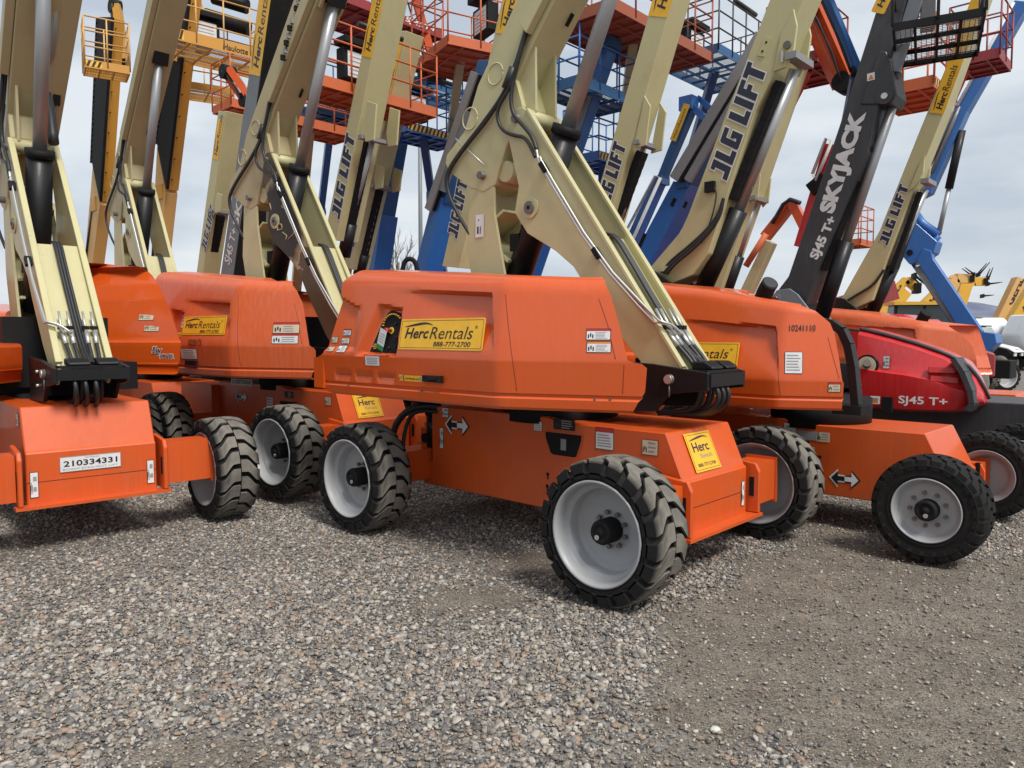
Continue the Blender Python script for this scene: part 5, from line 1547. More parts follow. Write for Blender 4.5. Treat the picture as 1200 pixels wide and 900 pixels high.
rb13, fb13 = blue('dark blue boom with twin grey cable channels left of the thick lettered boom', 742, 15.0, [(736, 312), (756, 320), (808, 217), (789, 212)], [(797, 218), (806, 222), (912, 30), (900, 28)], .48,
    [((790, 210), (892, 40), -.34, .07, .20, ALU), ((806, 212), (893, 62), -.30, .07, .15, ALU), ((797, 212), (880, 72), -.32, .06, .09, BLACKM)])
mb = MB(); 
for (px, py, w, h) in ((752, 283, .05, .22), (748, 302, .05, .18), (789, 237, .05, .10), (803, 240, .04, .08)):
    c = P3(fb13, (px, py), -.246); mb.box(c, (w * 1.5, .01, h * 1.5), BLACKM, 0, rot=Matrix.Rotation(.5, 3, 'Y'))
mb.build('slot', rb13)
rb14, fb14 = blue('slender blue boom standing alone in the gap, short jib bent over at its tip', 722, 17.0, [(724, 300), (735, 303), (775, 212), (767, 206)], [(768, 212), (775, 214), (812, 127), (803, 122)], .24)
mb = MB(); mb.tube([P3(fb14, p, -.25) for p in ((737, 280), (732, 275), (768, 206), (774, 208), (741, 282), (735, 292))], .04, WINK, 6); mb.build('pipe_guard', rb14)
mb = MB(); a, b = P3(fb14, (807, 122), 0), P3(fb14, (829, 141), 0)
mb.box(a, (.30, .28, .28), BLUE, .08); beam_between(mb, a, b, .12, .12, BLUE); beam_between(mb, Vector(a) + Vector((.1, .2, .15)), Vector(b) + Vector((.1, .2, .15)), .1, .1, BLUE); mb.build('jib', rb14)
hs = MB(); M = side_M(*fb14.onv((792, 166), -.15), -.15, math.atan2(2.1, 1)); rect(hs, 0, 0, .75, .16, SIGNY, M, .003); so = hs.build('hire_strip', rb14); lt = MB(); fit_text(lt, 'HercRentals', .06, .05, .6, .06, INK, M, .005); lt.build('lettering', so)

# yellow masts on the far left
def yellow(label, foot, depth, low, up, w, bk=None, jb=None):
    fr = frame_at(foot, depth)
    root = thing('boom_lift', label, 'boom lift', fr, YARD); plain_base(root, YEL, 'yellow')
    boom_px(root, fr, low, w, YELT, 'lower_boom')
    b, q = boom_px(root, fr, up, w, YEL, 'upper_boom', .0)
    # black cable cover on the flank with its ladder of holes
    mb = MB(); mb.prism([(p[0], p[1]) for p in fr.side(-w / 2 - .06, [up[0], up[1], up[2], up[3]])], -w / 2 - .07, -w / 2 - .002, BLACKM, .006)
    bl, br_, tr, tl = [Vector(p) for p in q]; cl, ct = [Vector(p) for p in fr.side(-w / 2 - .06, [up[0], up[3]])]
    mb.prism([(cl.x - .13, cl.y), (cl.x - .10, cl.y), (ct.x - .10, ct.y), (ct.x - .13, ct.y)], -w / 2 - .07, -w / 2 - .03, BLACKM)
    n = 26
    for i in range(n):
        c = cl.lerp(ct, (i + .5) / n); mb.box((c.x - .05, -w / 2 - .05, c.y), (.12, .05, .075), BLACKM)
    mb.build('cable_cover', b)
    k = MB(); a = Vector(P3(fr, ((low[2][0] + up[1][0]) / 2, low[2][1]), 0)); k.box(a + Vector((.02, 0, 0)), (.32, w + .06, .34), YEL, .04); k.cyl(a + Vector((.05, 0, -.1)), Vector(P3(fr, low[1], .02)) + Vector((.10, 0, -.3)), .05, STEEL, 12); k.cyl(Vector(P3(fr, low[0], -w / 2)) + Vector((.12, -.03, 0)), a + Vector((-.05, -w / 2, 0)), .03, HOSE, 8); k.build('knuckle', root)
    tabs = MB()
    for i in range(9):
        c = br_.lerp(tr, (i + .5) / 9); tabs.box((c.x + .02, -.05, c.y), (.10, .012, .02), BLACKM)
    tabs.build('cable_tab', b)
    return root, fr
y1, g1 = yellow('slim yellow mast on the far left with a small yellow basket at its head', 97, 20.0, [(98, 318), (107, 318), (117, 240), (109, 190)], [(108, 190), (117, 236), (131, 20), (115, 20)], .28)
basket(y1, W2L(g1, 125, 88, 16.6), PI / 2 - .25, .85, .65, YEL, 'mesh', stripes=True, console=False, rail=YELT)
jib(y1, W2L(g1, 135, 8, 19.6), W2L(g1, 143, 72, 19.6), .2, .4, YEL)
y2, g2 = yellow('thicker yellow mast behind the cream tower lift, long named yellow basket above', 176, 19.0, [(176, 320), (184, 320), (194, 226), (184, 172)], [(184, 168), (195, 222), (222, -10), (208, -10)], .28)
basket(y2, W2L(g2, 250, 70, 17.0), PI / 2 - .1, 2.3, 1.3, YEL, 'mesh', stripes=True, rail=YELT, text=('Haulotte', INK, 1.12, .55, .13), toe=.24)
jib(y2, W2L(g2, 222, -10, 18.0), W2L(g2, 236, 52, 18.0), .25, .5, YEL)
mb = MB(); mb.tube([W2L(g2, 240, 18, 17.6), W2L(g2, 292, 34, 17.6)], .16, BLACKM, 12); mb.tube([W2L(g2, 250, -4, 17.6), W2L(g2, 290, 8, 17.6)], .16, BLACKM, 12); mb.build('jib_cylinder', y2)
basket_lift('small yellow basket below the long named one, one corner sticking out', 230, 112, 19.0, 186, YEL, YEL, L=1.6, W=1.0, ang=PI / 2 - .3, floor='mesh', base='yellow', end_px=(212, 108), console=False, rail=YELT, stripes=False)

# baskets of lifts further back
basket_lift('long orange basket with dark console behind the lettered pair of booms', 430, 126, 13.0, 398, RUST, CREAM, L=2.4, base='cream', stripes=False)
basket_lift('small low orange basket left of the lettered pair', 364, 157, 15.5, 345, RUST, CREAM, L=1.7, base='cream', console=False)
basket_lift('dark red basket high above the lettered pair of booms', 442, 36, 15.6, 400, REDD, CHAR, L=2.4, W=1.3, base='red', console=False, text=('SJ45T+', WINK, 1.4, .8, .12), foot_depth=21)
rt, ft, c = basket_lift('large orange basket with white notice just left of the nearest boom', 540, 76, 14.6, 498, RUST, CREAM, L=1.65, W=1.3, ang=-.30, base='cream', foot_depth=21, H=1.3)
jib(rt, W2L(ft, 484, -10, 16.0), W2L(ft, 512, 90, 16.0), .30, .36, ORANGE)
basket_lift('blue basket with hazard striped edge above the grey pole', 496, 166, 15.5, 526, BLUE, BLUED, L=1.5, base='blue', stripes='all')
basket_lift('dark blue basket far behind, left of the lettered pair', 389, 143, 17.0, 362, BLUED, BLUE, L=1.4, base='blue', console=False)
basket_lift('blue basket with hazard striped edge right of the nearest lift', 706, 198, 15.0, 700, BLUE, BLUED, L=1.4, base='blue', stripes='all', console=False)
basket_lift('rusty red platform with dark struts across the top', 742, 56, 13.0, 700, RUSTD, CREAM, L=3.0, W=1.3, foot_depth=20, base='cream', console=False)
basket_lift('dark blue latticed basket over the gap right of the yellow-stripped boom', 838, 88, 15.6, 752, BLUED, BLUED, L=2.2, W=1.3, foot_depth=21, floor='mesh', base='blue', rail=CHAR)
basket_lift('red basket behind the thick lettered boom', 945, 90, 13.0, 800, REDD, RED, L=1.3, W=.85, base='red', console=False)
basket_lift('tiny orange basket far off behind the charcoal boom', 998, 290, 21.0, 955, RUST, CREAM, L=1.0, W=.8, base='cream', console=False)
basket_lift('orange basket between the charcoal boom and the yellow hire strip', 1072, 120, 12.0, 955, RUST, CREAM, L=1.3, base='cream', console=False, stripes=True, end_px=(1046, 116))
basket_lift('dark red basket peeping out right of the yellow-stripped boom', 1148, 82, 14.0, 1000, REDD, RED, L=1.0, W=.8, base='red', console=False, end_px=(1130, 80))
rz, fz, c = basket_lift('blue jib and basket reaching over the charcoal boom', 990, -45, 9.5, 948, BLUE, BLUED, L=1.2, base='blue', console=False, end_px=(1006, 84))
jib(rz, W2L(fz, 1006, 84, 9.5), W2L(fz, 966, -12, 9.5), .14, .17, BLUE)
# small articulated boom and red boom near the charcoal one
f17 = frame_at(858, 19.0)
r17 = thing('boom_lift', 'small cream boom with bent orange jib seen low in the gap beside the charcoal boom', 'boom lift', f17, YARD); plain_base(r17, ORANGE2, 'cream')
boom_px(r17, f17, [(855, 366), (866, 370), (905, 285), (896, 281)], .30, CREAM, 'main_boom')
mb = MB(); beam_between(mb, P3(f17, (897, 278), 0), P3(f17, (930, 236), 0), .2, .24, ORANGE); beam_between(mb, P3(f17, (928, 236), -.1), P3(f17, (946, 272), -.1), .2, .2, ORANGE); mb.tube([P3(f17, (874, 312), -.25), P3(f17, (898, 274), -.2)], .08, RUST, 8); mb.tube([P3(f17, (905, 262), -.2), P3(f17, (922, 232), -.2), P3(f17, (938, 238), -.2)], .05, HOSE, 6, 1); mb.build('jib', r17)
f18 = frame_at(940, 13.0)
r18 = thing('boom_lift', 'deep red boom mostly hidden behind the charcoal lettered boom', 'boom lift', f18, YARD); plain_base(r18, RED, 'red')
boom_px(r18, f18, [(930, 288), (948, 292), (985, 170), (966, 168)], .34, RED, 'main_boom'); boom_px(r18, f18, [(940, 340), (962, 368), (975, 325), (955, 285)], .34, REDD, 'lower_boom')
mb = MB(); mb.tube([P3(f18, p, -.22) for p in ((953, 205), (956, 212), (975, 165), (968, 162), (952, 204))], .03, WINK, 6); mb.box(P3(f18, (958, 216), -.2), (.30, .08, .22), BLACKM, .03, rot=Matrix.Rotation(-.6, 3, 'Y')); mb.build('pipe_guard', r18)
# ================================================================== ground, gravel
def hash2(i, j, s=0):
    n = (i * 374761393 + j * 668265263 + s * 2147483647) & 0xffffffff
    n = ((n ^ (n >> 13)) * 1274126177) & 0xffffffff
    return ((n ^ (n >> 16)) & 0xffff) / 65535.0
def vnoise(x, y, s=0):
    i, j = math.floor(x), math.floor(y); fx, fy = x - i, y - j
    fx, fy = fx * fx * (3 - 2 * fx), fy * fy * (3 - 2 * fy)
    a, b, c, d = hash2(i, j, s), hash2(i + 1, j, s), hash2(i, j + 1, s), hash2(i + 1, j + 1, s)
    return a + (b - a) * fx + (c - a) * fy + (a - b - c + d) * fx * fy
def fbm(x, y, s=0):
    return (vnoise(x, y, s) * .5 + vnoise(x * 2.1, y * 2.1, s + 1) * .28 + vnoise(x * 4.3, y * 4.3, s + 2) * .22)
def gp(px, py):
    yv = -(py - 450) / FPX; c, s_ = math.cos(PITCH), math.sin(PITCH)
    dz = -s_ + c * yv; t = -CAM_H / dz; return ((px - 600) / FPX * t, (c + s_ * yv) * t)
BARE = [(gp(960, 800), 1.0, .75), (gp(1100, 740), 1.1, .9), (gp(900, 730), .55, .5), (gp(600, 650), .55, .45), (gp(220, 885), .35, .13), (gp(1180, 860), .9, .5), (gp(1150, 690), 1.2, .8), (gp(980, 660), .8, .6), (gp(560, 700), .45, .3), (gp(700, 660), .4, .35)]
LITTER = [(gp(800, 665), .35), (gp(700, 740), .40), (gp(900, 640), .35), (gp(1100, 640), .3), (gp(620, 800), .5), (gp(1000, 690), .2), (gp(930, 880), .3)]
def gravel_amount(x, y):
    n = fbm(x * 1.1 + 7, y * 1.1, 3)
    base = .86
    for (cx, cy), rx, ry in BARE:
        d = ((x - cx) / rx) ** 2 + ((y - cy) / ry) ** 2
        base -= .80 * math.exp(-d * 1.1)
    if x > 1.2: base -= .16 * min(1, (x - 1.2) / 1.0)
    for (cx, cy), r in LITTER: base += .75 * math.exp(-((x - cx) ** 2 + (y - cy) ** 2 * .6) / (r * r))
    base += (n - .5) * 1.2
    return min(1, max(0, base))
def height(x, y):
    f = 1.0 if y < 20 else max(0, 1 - (y - 20) / 20)
    return ((fbm(x * .7, y * .7, 11) - .5) * .045 + (fbm(x * 3, y * 3, 17) - .5) * .012 - .012 - (1 - gravel_amount(x, y)) * .012) * f

def axis(lo, hi, fine_lo, fine_hi, step):
    xs = []; x = fine_lo
    while x <= fine_hi + 1e-6: xs.append(x); x += step
    g = step; x = fine_lo
    while x > lo: g *= 1.35; x -= g; xs.insert(0, max(x, lo))
    g = step; x = fine_hi
    while x < hi: g *= 1.35; x += g; xs.append(min(x, hi))
    return xs
gx = axis(-5000, 5000, -7.5, 7.5, .075); gy = axis(-60, 6000, 1.2, 10.0, .075)
verts = []; grav = []
for y in gy:
    for x in gx:
        near = -9 < x < 9 and 0 < y < 14
        verts.append((x, y, height(x, y) if -40 < x < 40 and y < 45 and y > -20 else -.012)); grav.append(gravel_amount(x, y) if near else .75 + .3 * (fbm(x * .5, y * .5, 5) - .5) if abs(x) < 60 and y < 80 else .8)
nx = len(gx)
faces = [(j * nx + i, j * nx + i + 1, (j + 1) * nx + i + 1, (j + 1) * nx + i) for j in range(len(gy) - 1) for i in range(nx - 1)]
me = bpy.data.meshes.new('ground'); me.from_pydata(verts, [], faces)
at = me.attributes.new('gravel', 'FLOAT', 'POINT'); at.data.foreach_set('value', grav)
for p in me.polygons: p.use_smooth = True
ground = bpy.data.objects.new('ground', me); COL.objects.link(ground); ground['kind'] = 'structure'

def ground_mat():
    m, t, b = _nodes('gravel_and_dirt'); N, Lk = t.nodes, t.links
    tc = N.new('ShaderNodeTexCoord'); a = N.new('ShaderNodeAttribute'); a.attribute_name = 'gravel'
    v1 = N.new('ShaderNodeTexVoronoi'); v1.inputs['Scale'].default_value = 46; Lk.new(tc.outputs['Object'], v1.inputs['Vector'])
    v2 = N.new('ShaderNodeTexVoronoi'); v2.inputs['Scale'].default_value = 130; Lk.new(tc.outputs['Object'], v2.inputs['Vector'])
    sep = N.new('ShaderNodeSeparateColor'); Lk.new(v1.outputs['Color'], sep.inputs[0])
    rp = N.new('ShaderNodeValToRGB'); e = rp.color_ramp.elements
    e[0].position = 0; e[0].color = (.045, .045, .048, 1); e[1].position = 1; e[1].color = (.36, .34, .31, 1)
    for p, c in ((.25, (.10, .10, .105)), (.5, (.17, .155, .135)), (.72, (.22, .195, .165)), (.88, (.27, .22, .18))):
        k = e.new(p); k.color = (*c, 1)
    Lk.new(sep.outputs[0], rp.inputs['Fac'])
    n1 = N.new('ShaderNodeTexNoise'); n1.inputs['Scale'].default_value = 3.0; n1.inputs['Detail'].default_value = 10; n1.inputs['Roughness'].default_value = .7; Lk.new(tc.outputs['Object'], n1.inputs['Vector'])
    dr = N.new('ShaderNodeValToRGB'); d = dr.color_ramp.elements
    d[0].position = .32; d[0].color = (.10, .082, .062, 1); d[1].position = .72; d[1].color = (.21, .18, .145, 1)
    Lk.new(n1.outputs['Fac'], dr.inputs['Fac'])
    # specks of small stones in the dirt
    s2 = N.new('ShaderNodeSeparateColor'); Lk.new(v2.outputs['Color'], s2.inputs[0])
    gt = N.new('ShaderNodeMath'); gt.operation = 'GREATER_THAN'; gt.inputs[1].default_value = .90; Lk.new(s2.outputs[1], gt.inputs[0])
    grit = N.new('ShaderNodeMixRGB'); grit.blend_type = 'OVERLAY'; grit.inputs['Fac'].default_value = .55; Lk.new(dr.outputs['Color'], grit.inputs['Color1']); Lk.new(s2.outputs[0], grit.inputs['Color2'])
    mxs = N.new('ShaderNodeMixRGB'); mxs.inputs['Color2'].default_value = (.26, .23, .195, 1)
    mf = N.new('ShaderNodeMath'); mf.operation = 'MULTIPLY'; mf.inputs[1].default_value = .4; Lk.new(gt.outputs[0], mf.inputs[0]); Lk.new(mf.outputs[0], mxs.inputs['Fac']); Lk.new(grit.outputs[0], mxs.inputs['Color1'])
    fac = N.new('ShaderNodeMath'); fac.operation = 'MULTIPLY_ADD'; fac.inputs[1].default_value = .5; Lk.new(n1.outputs['Fac'], fac.inputs[0]); 
    sub = N.new('ShaderNodeMath'); sub.operation = 'SUBTRACT'; sub.inputs[1].default_value = .35; Lk.new(a.outputs['Fac'], sub.inputs[0]); Lk.new(sub.outputs[0], fac.inputs[2])
    mr = N.new('ShaderNodeMapRange'); mr.inputs['From Min'].default_value = .30; mr.inputs['From Max'].default_value = .62; Lk.new(fac.outputs[0], mr.inputs['Value'])
    mx = N.new('ShaderNodeMixRGB'); Lk.new(mr.outputs[0], mx.inputs['Fac']); Lk.new(mxs.outputs[0], mx.inputs['Color1']); Lk.new(rp.outputs['Color'], mx.inputs['Color2'])
    Lk.new(mx.outputs[0], b.inputs['Base Color']); b.inputs['Roughness'].default_value = .85
    h = N.new('ShaderNodeMath'); h.operation = 'MULTIPLY'; inv = N.new('ShaderNodeMath'); inv.operation = 'SUBTRACT'; inv.inputs[0].default_value = 1
    Lk.new(v1.outputs['Distance'], inv.inputs[1]); Lk.new(inv.outputs[0], h.inputs[0]); Lk.new(mr.outputs[0], h.inputs[1])
    a0 = N.new('ShaderNodeMath'); a0.operation = 'MULTIPLY_ADD'; a0.inputs[1].default_value = -.4; Lk.new(v2.outputs['Distance'], a0.inputs[0]); Lk.new(h.outputs[0], a0.inputs[2])
    ad = N.new('ShaderNodeMath'); ad.operation = 'MULTIPLY_ADD'; ad.inputs[1].default_value = .8; Lk.new(n1.outputs['Fac'], ad.inputs[0]); Lk.new(a0.outputs[0], ad.inputs[2])
    bp = N.new('ShaderNodeBump'); bp.inputs['Strength'].default_value = .6; bp.inputs['Distance'].default_value = .02
    Lk.new(ad.outputs[0], bp.inputs['Height']); Lk.new(bp.outputs[0], b.inputs['Normal'])
    return m
me.materials.append(ground_mat())

def stone_mat():
    m, t, b = _nodes('river_stone'); N, Lk = t.nodes, t.links
    oi = N.new('ShaderNodeObjectInfo'); rp = N.new('ShaderNodeValToRGB'); rp.color_ramp.interpolation = 'CONSTANT'; e = rp.color_ramp.elements
    cols = [(0.126, 0.120, 0.114), (0.196, 0.181, 0.167), (0.275, 0.254, 0.229), (0.232, 0.185, 0.142), (0.345, 0.312, 0.269), (0.170, 0.163, 0.159), (0.311, 0.244, 0.183), (0.087, 0.082, 0.076), (0.416, 0.377, 0.324), (0.258, 0.223, 0.183), (0.275, 0.190, 0.138), (0.196, 0.178, 0.150), (0.407, 0.377, 0.331), (0.152, 0.139, 0.126), (0.301, 0.274, 0.241)]
    e[0].color = (*cols[0], 1); e[0].position = 0; e[1].position = 1 / len(cols); e[1].color = (*cols[1], 1)
    for i in range(2, len(cols)): k = e.new(i / len(cols)); k.color = (*cols[i], 1)
    Lk.new(oi.outputs['Random'], rp.inputs['Fac'])
    tc = N.new('ShaderNodeTexCoord'); n = N.new('ShaderNodeTexNoise'); n.inputs['Scale'].default_value = 1.6; n.inputs['Detail'].default_value = 5; Lk.new(tc.outputs['Object'], n.inputs['Vector'])
    mx = N.new('ShaderNodeMixRGB'); mx.blend_type = 'OVERLAY'; mx.inputs['Fac'].default_value = .5; Lk.new(rp.outputs[0], mx.inputs['Color1']); Lk.new(n.outputs['Fac'], mx.inputs['Color2'])
    Lk.new(mx.outputs[0], b.inputs['Base Color']); b.inputs['Roughness'].default_value = .62
    return m
STONE = stone_mat()

def gravel():
    """loose stones: instanced on the near ground by density; nobody could count them"""
    step = .15; xs = [-7.2 + i * step for i in range(int(14.4 / step) + 1)]; ys = [1.9 + i * step for i in range(int(8.6 / step) + 1)]
    V, D = [], []
    for y in ys:
        for x in xs:
            V.append((x, y, height(x, y))); g = gravel_amount(x, y)
            vis = 1.0 if abs(x) < y * .72 + .5 else 0.0
            D.append(vis * (1300 + 4800 * max(0, g - .22) ** 1.25 * (1.0 if y < 5 else .75)))
    n = len(xs); F = [(j * n + i, j * n + i + 1, (j + 1) * n + i + 1, (j + 1) * n + i) for j in range(len(ys) - 1) for i in range(n - 1)]
    me = bpy.data.meshes.new('gravel'); me.from_pydata(V, [], F)
    a = me.attributes.new('density', 'FLOAT', 'POINT'); a.data.foreach_set('value', D)
    o = bpy.data.objects.new('gravel', me); COL.objects.link(o); o['kind'] = 'stuff'; o['label'] = 'loose grey and tan river gravel lying over the yard'
    ng = bpy.data.node_groups.new('scatter_gravel', 'GeometryNodeTree')
    ng.interface.new_socket('Geometry', in_out='INPUT', socket_type='NodeSocketGeometry'); ng.interface.new_socket('Geometry', in_out='OUTPUT', socket_type='NodeSocketGeometry')
    N, Lk = ng.nodes, ng.links
    gi, go = N.new('NodeGroupInput'), N.new('NodeGroupOutput')
    dp = N.new('GeometryNodeDistributePointsOnFaces'); na = N.new('GeometryNodeInputNamedAttribute'); na.data_type = 'FLOAT'; na.inputs['Name'].default_value = 'density'
    Lk.new(gi.outputs[0], dp.inputs['Mesh']); Lk.new(na.outputs['Attribute'], dp.inputs['Density'])
    gti = N.new('GeometryNodeGeometryToInstance')
    for k in range(7):
        ic = N.new('GeometryNodeMeshIcoSphere'); ic.inputs['Radius'].default_value = 1.0; ic.inputs['Subdivisions'].default_value = 2
        sp = N.new('GeometryNodeSetPosition'); nz = N.new('ShaderNodeTexNoise'); nz.noise_dimensions = '4D'; nz.inputs['W'].default_value = k * 3.7; nz.inputs['Scale'].default_value = .9; nz.inputs['Detail'].default_value = 2
        sb = N.new('ShaderNodeVectorMath'); sb.operation = 'SUBTRACT'; sb.inputs[1].default_value = (.5, .5, .5); sc = N.new('ShaderNodeVectorMath'); sc.operation = 'SCALE'; sc.inputs['Scale'].default_value = 1.7
        Lk.new(nz.outputs['Color'], sb.inputs[0]); Lk.new(sb.outputs[0], sc.inputs[0]); Lk.new(ic.outputs['Mesh'], sp.inputs['Geometry']); Lk.new(sc.outputs[0], sp.inputs['Offset'])
        sm = N.new('GeometryNodeSetShadeSmooth'); Lk.new(sp.outputs[0], sm.inputs[0]); mt = N.new('GeometryNodeSetMaterial'); mt.inputs['Material'].default_value = STONE; Lk.new(sm.outputs[0], mt.inputs[0])
        Lk.new(mt.outputs[0], gti.inputs[0])
    lift = N.new('GeometryNodeSetPosition'); rl = N.new('FunctionNodeRandomValue'); rl.data_type = 'FLOAT_VECTOR'; rl.inputs[0].default_value = (0, 0, .0005); rl.inputs[1].default_value = (0, 0, .011); rl.inputs['Seed'].default_value = 13
    Lk.new(rl.outputs[0], lift.inputs['Offset']); Lk.new(dp.outputs['Points'], lift.inputs['Geometry'])
    ip = N.new('GeometryNodeInstanceOnPoints'); Lk.new(lift.outputs[0], ip.inputs['Points']); Lk.new(gti.outputs[0], ip.inputs['Instance']); ip.inputs['Pick Instance'].default_value = True
    def rv(lo, hi, seed):
        r = N.new('FunctionNodeRandomValue'); r.data_type = 'FLOAT_VECTOR'; r.inputs[0].default_value = lo; r.inputs[1].default_value = hi; r.inputs['Seed'].default_value = seed; return r
    rot = rv((-.5, -.5, 0), (.5, .5, 6.28), 3); Lk.new(rot.outputs[0], ip.inputs['Rotation'])
    s1 = rv((.0063, .0053, .0040), (.0125, .0105, .0082), 5)
    rf = N.new('FunctionNodeRandomValue'); rf.data_type = 'FLOAT'; rf.inputs[2].default_value = 0.0; rf.inputs[3].default_value = 1.0; rf.inputs['Seed'].default_value = 9
    pw = N.new('ShaderNodeMath'); pw.operation = 'POWER'; pw.inputs[1].default_value = 4.5; Lk.new(rf.outputs[1], pw.inputs[0])
    ma = N.new('ShaderNodeMath'); ma.operation = 'MULTIPLY_ADD'; ma.inputs[1].default_value = 1.55; ma.inputs[2].default_value = .56; Lk.new(pw.outputs[0], ma.inputs[0])
    sz = N.new('ShaderNodeMapRange'); sz.inputs['From Min'].default_value = 900; sz.inputs['From Max'].default_value = 3800; sz.inputs['To Min'].default_value = .50; sz.inputs['To Max'].default_value = 1.0; Lk.new(na.outputs['Attribute'], sz.inputs['Value'])
    mz = N.new('ShaderNodeMath'); mz.operation = 'MULTIPLY'; Lk.new(ma.outputs[0], mz.inputs[0]); Lk.new(sz.outputs[0], mz.inputs[1])
    vs = N.new('ShaderNodeVectorMath'); vs.operation = 'SCALE'; Lk.new(s1.outputs[0], vs.inputs[0]); Lk.new(mz.outputs[0], vs.inputs['Scale']); Lk.new(vs.outputs[0], ip.inputs['Scale'])
    Lk.new(ip.outputs[0], go.inputs[0])
    md = o.modifiers.new('scatter', 'NODES'); md.node_group = ng
    return o
gravel()
# a few larger stones one can pick out
def big_stone(px, py, r, col, label):
    x, y = gp(px, py); m = plain('stone_' + str(px), col, .6)
    mb = MB(); bmesh.ops.create_icosphere(mb.bm, subdivisions=3, radius=1); rr = random.Random(px)
    k = [Vector((rr.uniform(-1, 1), rr.uniform(-1, 1), rr.uniform(-1, 1))).normalized() for _ in range(7)]
    for v in mb.bm.verts:
        d = v.co.normalized(); s = 1.0
        for q in k: s -= .22 * max(0, d.dot(q) - .55)
        v.co = Vector((d.x * s * r, d.y * s * r * .8, d.z * s * r * .62))
    mb.mi(m)
    for f in mb.bm.faces: f.smooth = True
    o = mb.build('stone', None, (x, y, height(x, y) + r * .35)); o['label'] = label; o['category'] = 'stone'
big_stone(838, 851, .024, (.62, .62, .55), 'pale grey-green stone on bare dirt, biggest in the right front')
big_stone(220, 847, .024, (.34, .32, .28), 'rounded tan stone half sunk in bare dirt at the bottom left')
big_stone(892, 768, .017, (.40, .17, .07), 'small rusty brown stone on damp dirt, well right of the front wheel') if False else None
big_stone(112, 768, .020, (.02, .02, .022), 'small black stone lying among pale gravel on the left')
big_stone(940, 715, .020, (.22, .16, .11), 'brown stone on bare dirt beyond the pale biggest one')

# ================================================================== far things
def mountain():
    m, t, b = _nodes('mountain_slope_hazed'); N, Lk = t.nodes, t.links
    tc = N.new('ShaderNodeTexCoord'); n = N.new('ShaderNodeTexNoise'); n.inputs['Scale'].default_value = .004; n.inputs['Detail'].default_value = 8; Lk.new(tc.outputs['Object'], n.inputs['Vector'])
    r = N.new('ShaderNodeValToRGB'); r.color_ramp.elements[0].position = .35; r.color_ramp.elements[0].color = (.10, .115, .17, 1); r.color_ramp.elements[1].position = .7; r.color_ramp.elements[1].color = (.20, .22, .30, 1)  # distance haze is put into the slope colours as blue-grey
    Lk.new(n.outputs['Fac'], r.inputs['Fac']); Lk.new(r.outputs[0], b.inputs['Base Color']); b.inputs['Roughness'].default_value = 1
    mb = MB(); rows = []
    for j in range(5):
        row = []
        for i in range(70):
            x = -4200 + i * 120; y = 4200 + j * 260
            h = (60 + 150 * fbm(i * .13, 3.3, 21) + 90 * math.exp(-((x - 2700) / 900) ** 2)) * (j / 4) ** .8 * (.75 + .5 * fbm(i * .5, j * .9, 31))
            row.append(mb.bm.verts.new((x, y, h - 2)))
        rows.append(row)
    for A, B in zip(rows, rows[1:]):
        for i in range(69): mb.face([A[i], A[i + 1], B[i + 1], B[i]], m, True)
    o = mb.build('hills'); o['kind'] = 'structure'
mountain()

def bare_tree():
    px, d = 466, 42.0
    X = (px - 600) / FPX * d
    root = thing('bare_tree', 'leafless pale tree far off between the blue booms', 'tree', loc=(X, d, 0))
    bark = plain('bark', (.20, .17, .14), .9)
    t = MB(); t.tube([(0, 0, -.1), (.05, 0, 1.5), (0, .1, 3.2), (.1, 0, 5.6)], .07, bark, 6, 1); t.build('trunk', root)
    rnd = random.Random(4); c = MB()
    def br(p, d, L, r, n):
        q = p + d * L; mid = p.lerp(q, .5) + Vector((rnd.uniform(-.06, .06),) * 3) * L
        c.tube([p, mid, q], r, bark, 4)
        if n == 0: return
        for k in range(3):
            dd = (d + Vector((rnd.uniform(-.55, .55), rnd.uniform(-.55, .55), rnd.uniform(.0, .5)))).normalized()
            br(p.lerp(q, rnd.uniform(.35, 1)), dd, L * rnd.uniform(.5, .75), r * .6, n - 1)
    for k in range(26):
        a = rnd.uniform(0, 6.28); z = rnd.uniform(1.0, 5.2)
        br(Vector((0, 0, z)), Vector((math.cos(a) * .45, math.sin(a) * .45, 1)).normalized(), rnd.uniform(1.1, 2.3) * (1.15 - z / 9), .03, 3)
    c.build('crown', root)
bare_tree()
def pole():
    d = 30.0; X = (494 - 600) / FPX * d
    root = thing('lamp_post', 'plain grey pole rising behind the blue striped basket', 'pole', loc=(X, d, 0))
    MB().cyl((0, 0, -.05), (0, 0, 11.5), .10, GREYP, 14, .07).build('shaft', root)
    b = MB(); b.box((0, 0, .03), (.35, .35, .04), GREYP, .01); b.box((.45, 0, 11.5), (.9, .14, .10), GREYP, .02); b.build('lamp_head', root)
pole()
hose(rb9, 'hose', [W2L(fb9, p, q, 10.0) for p, q in ((472, 322), (473, 308), (478, 303), (484, 304), (488, 310), (489, 322))], .032, BLACKM)

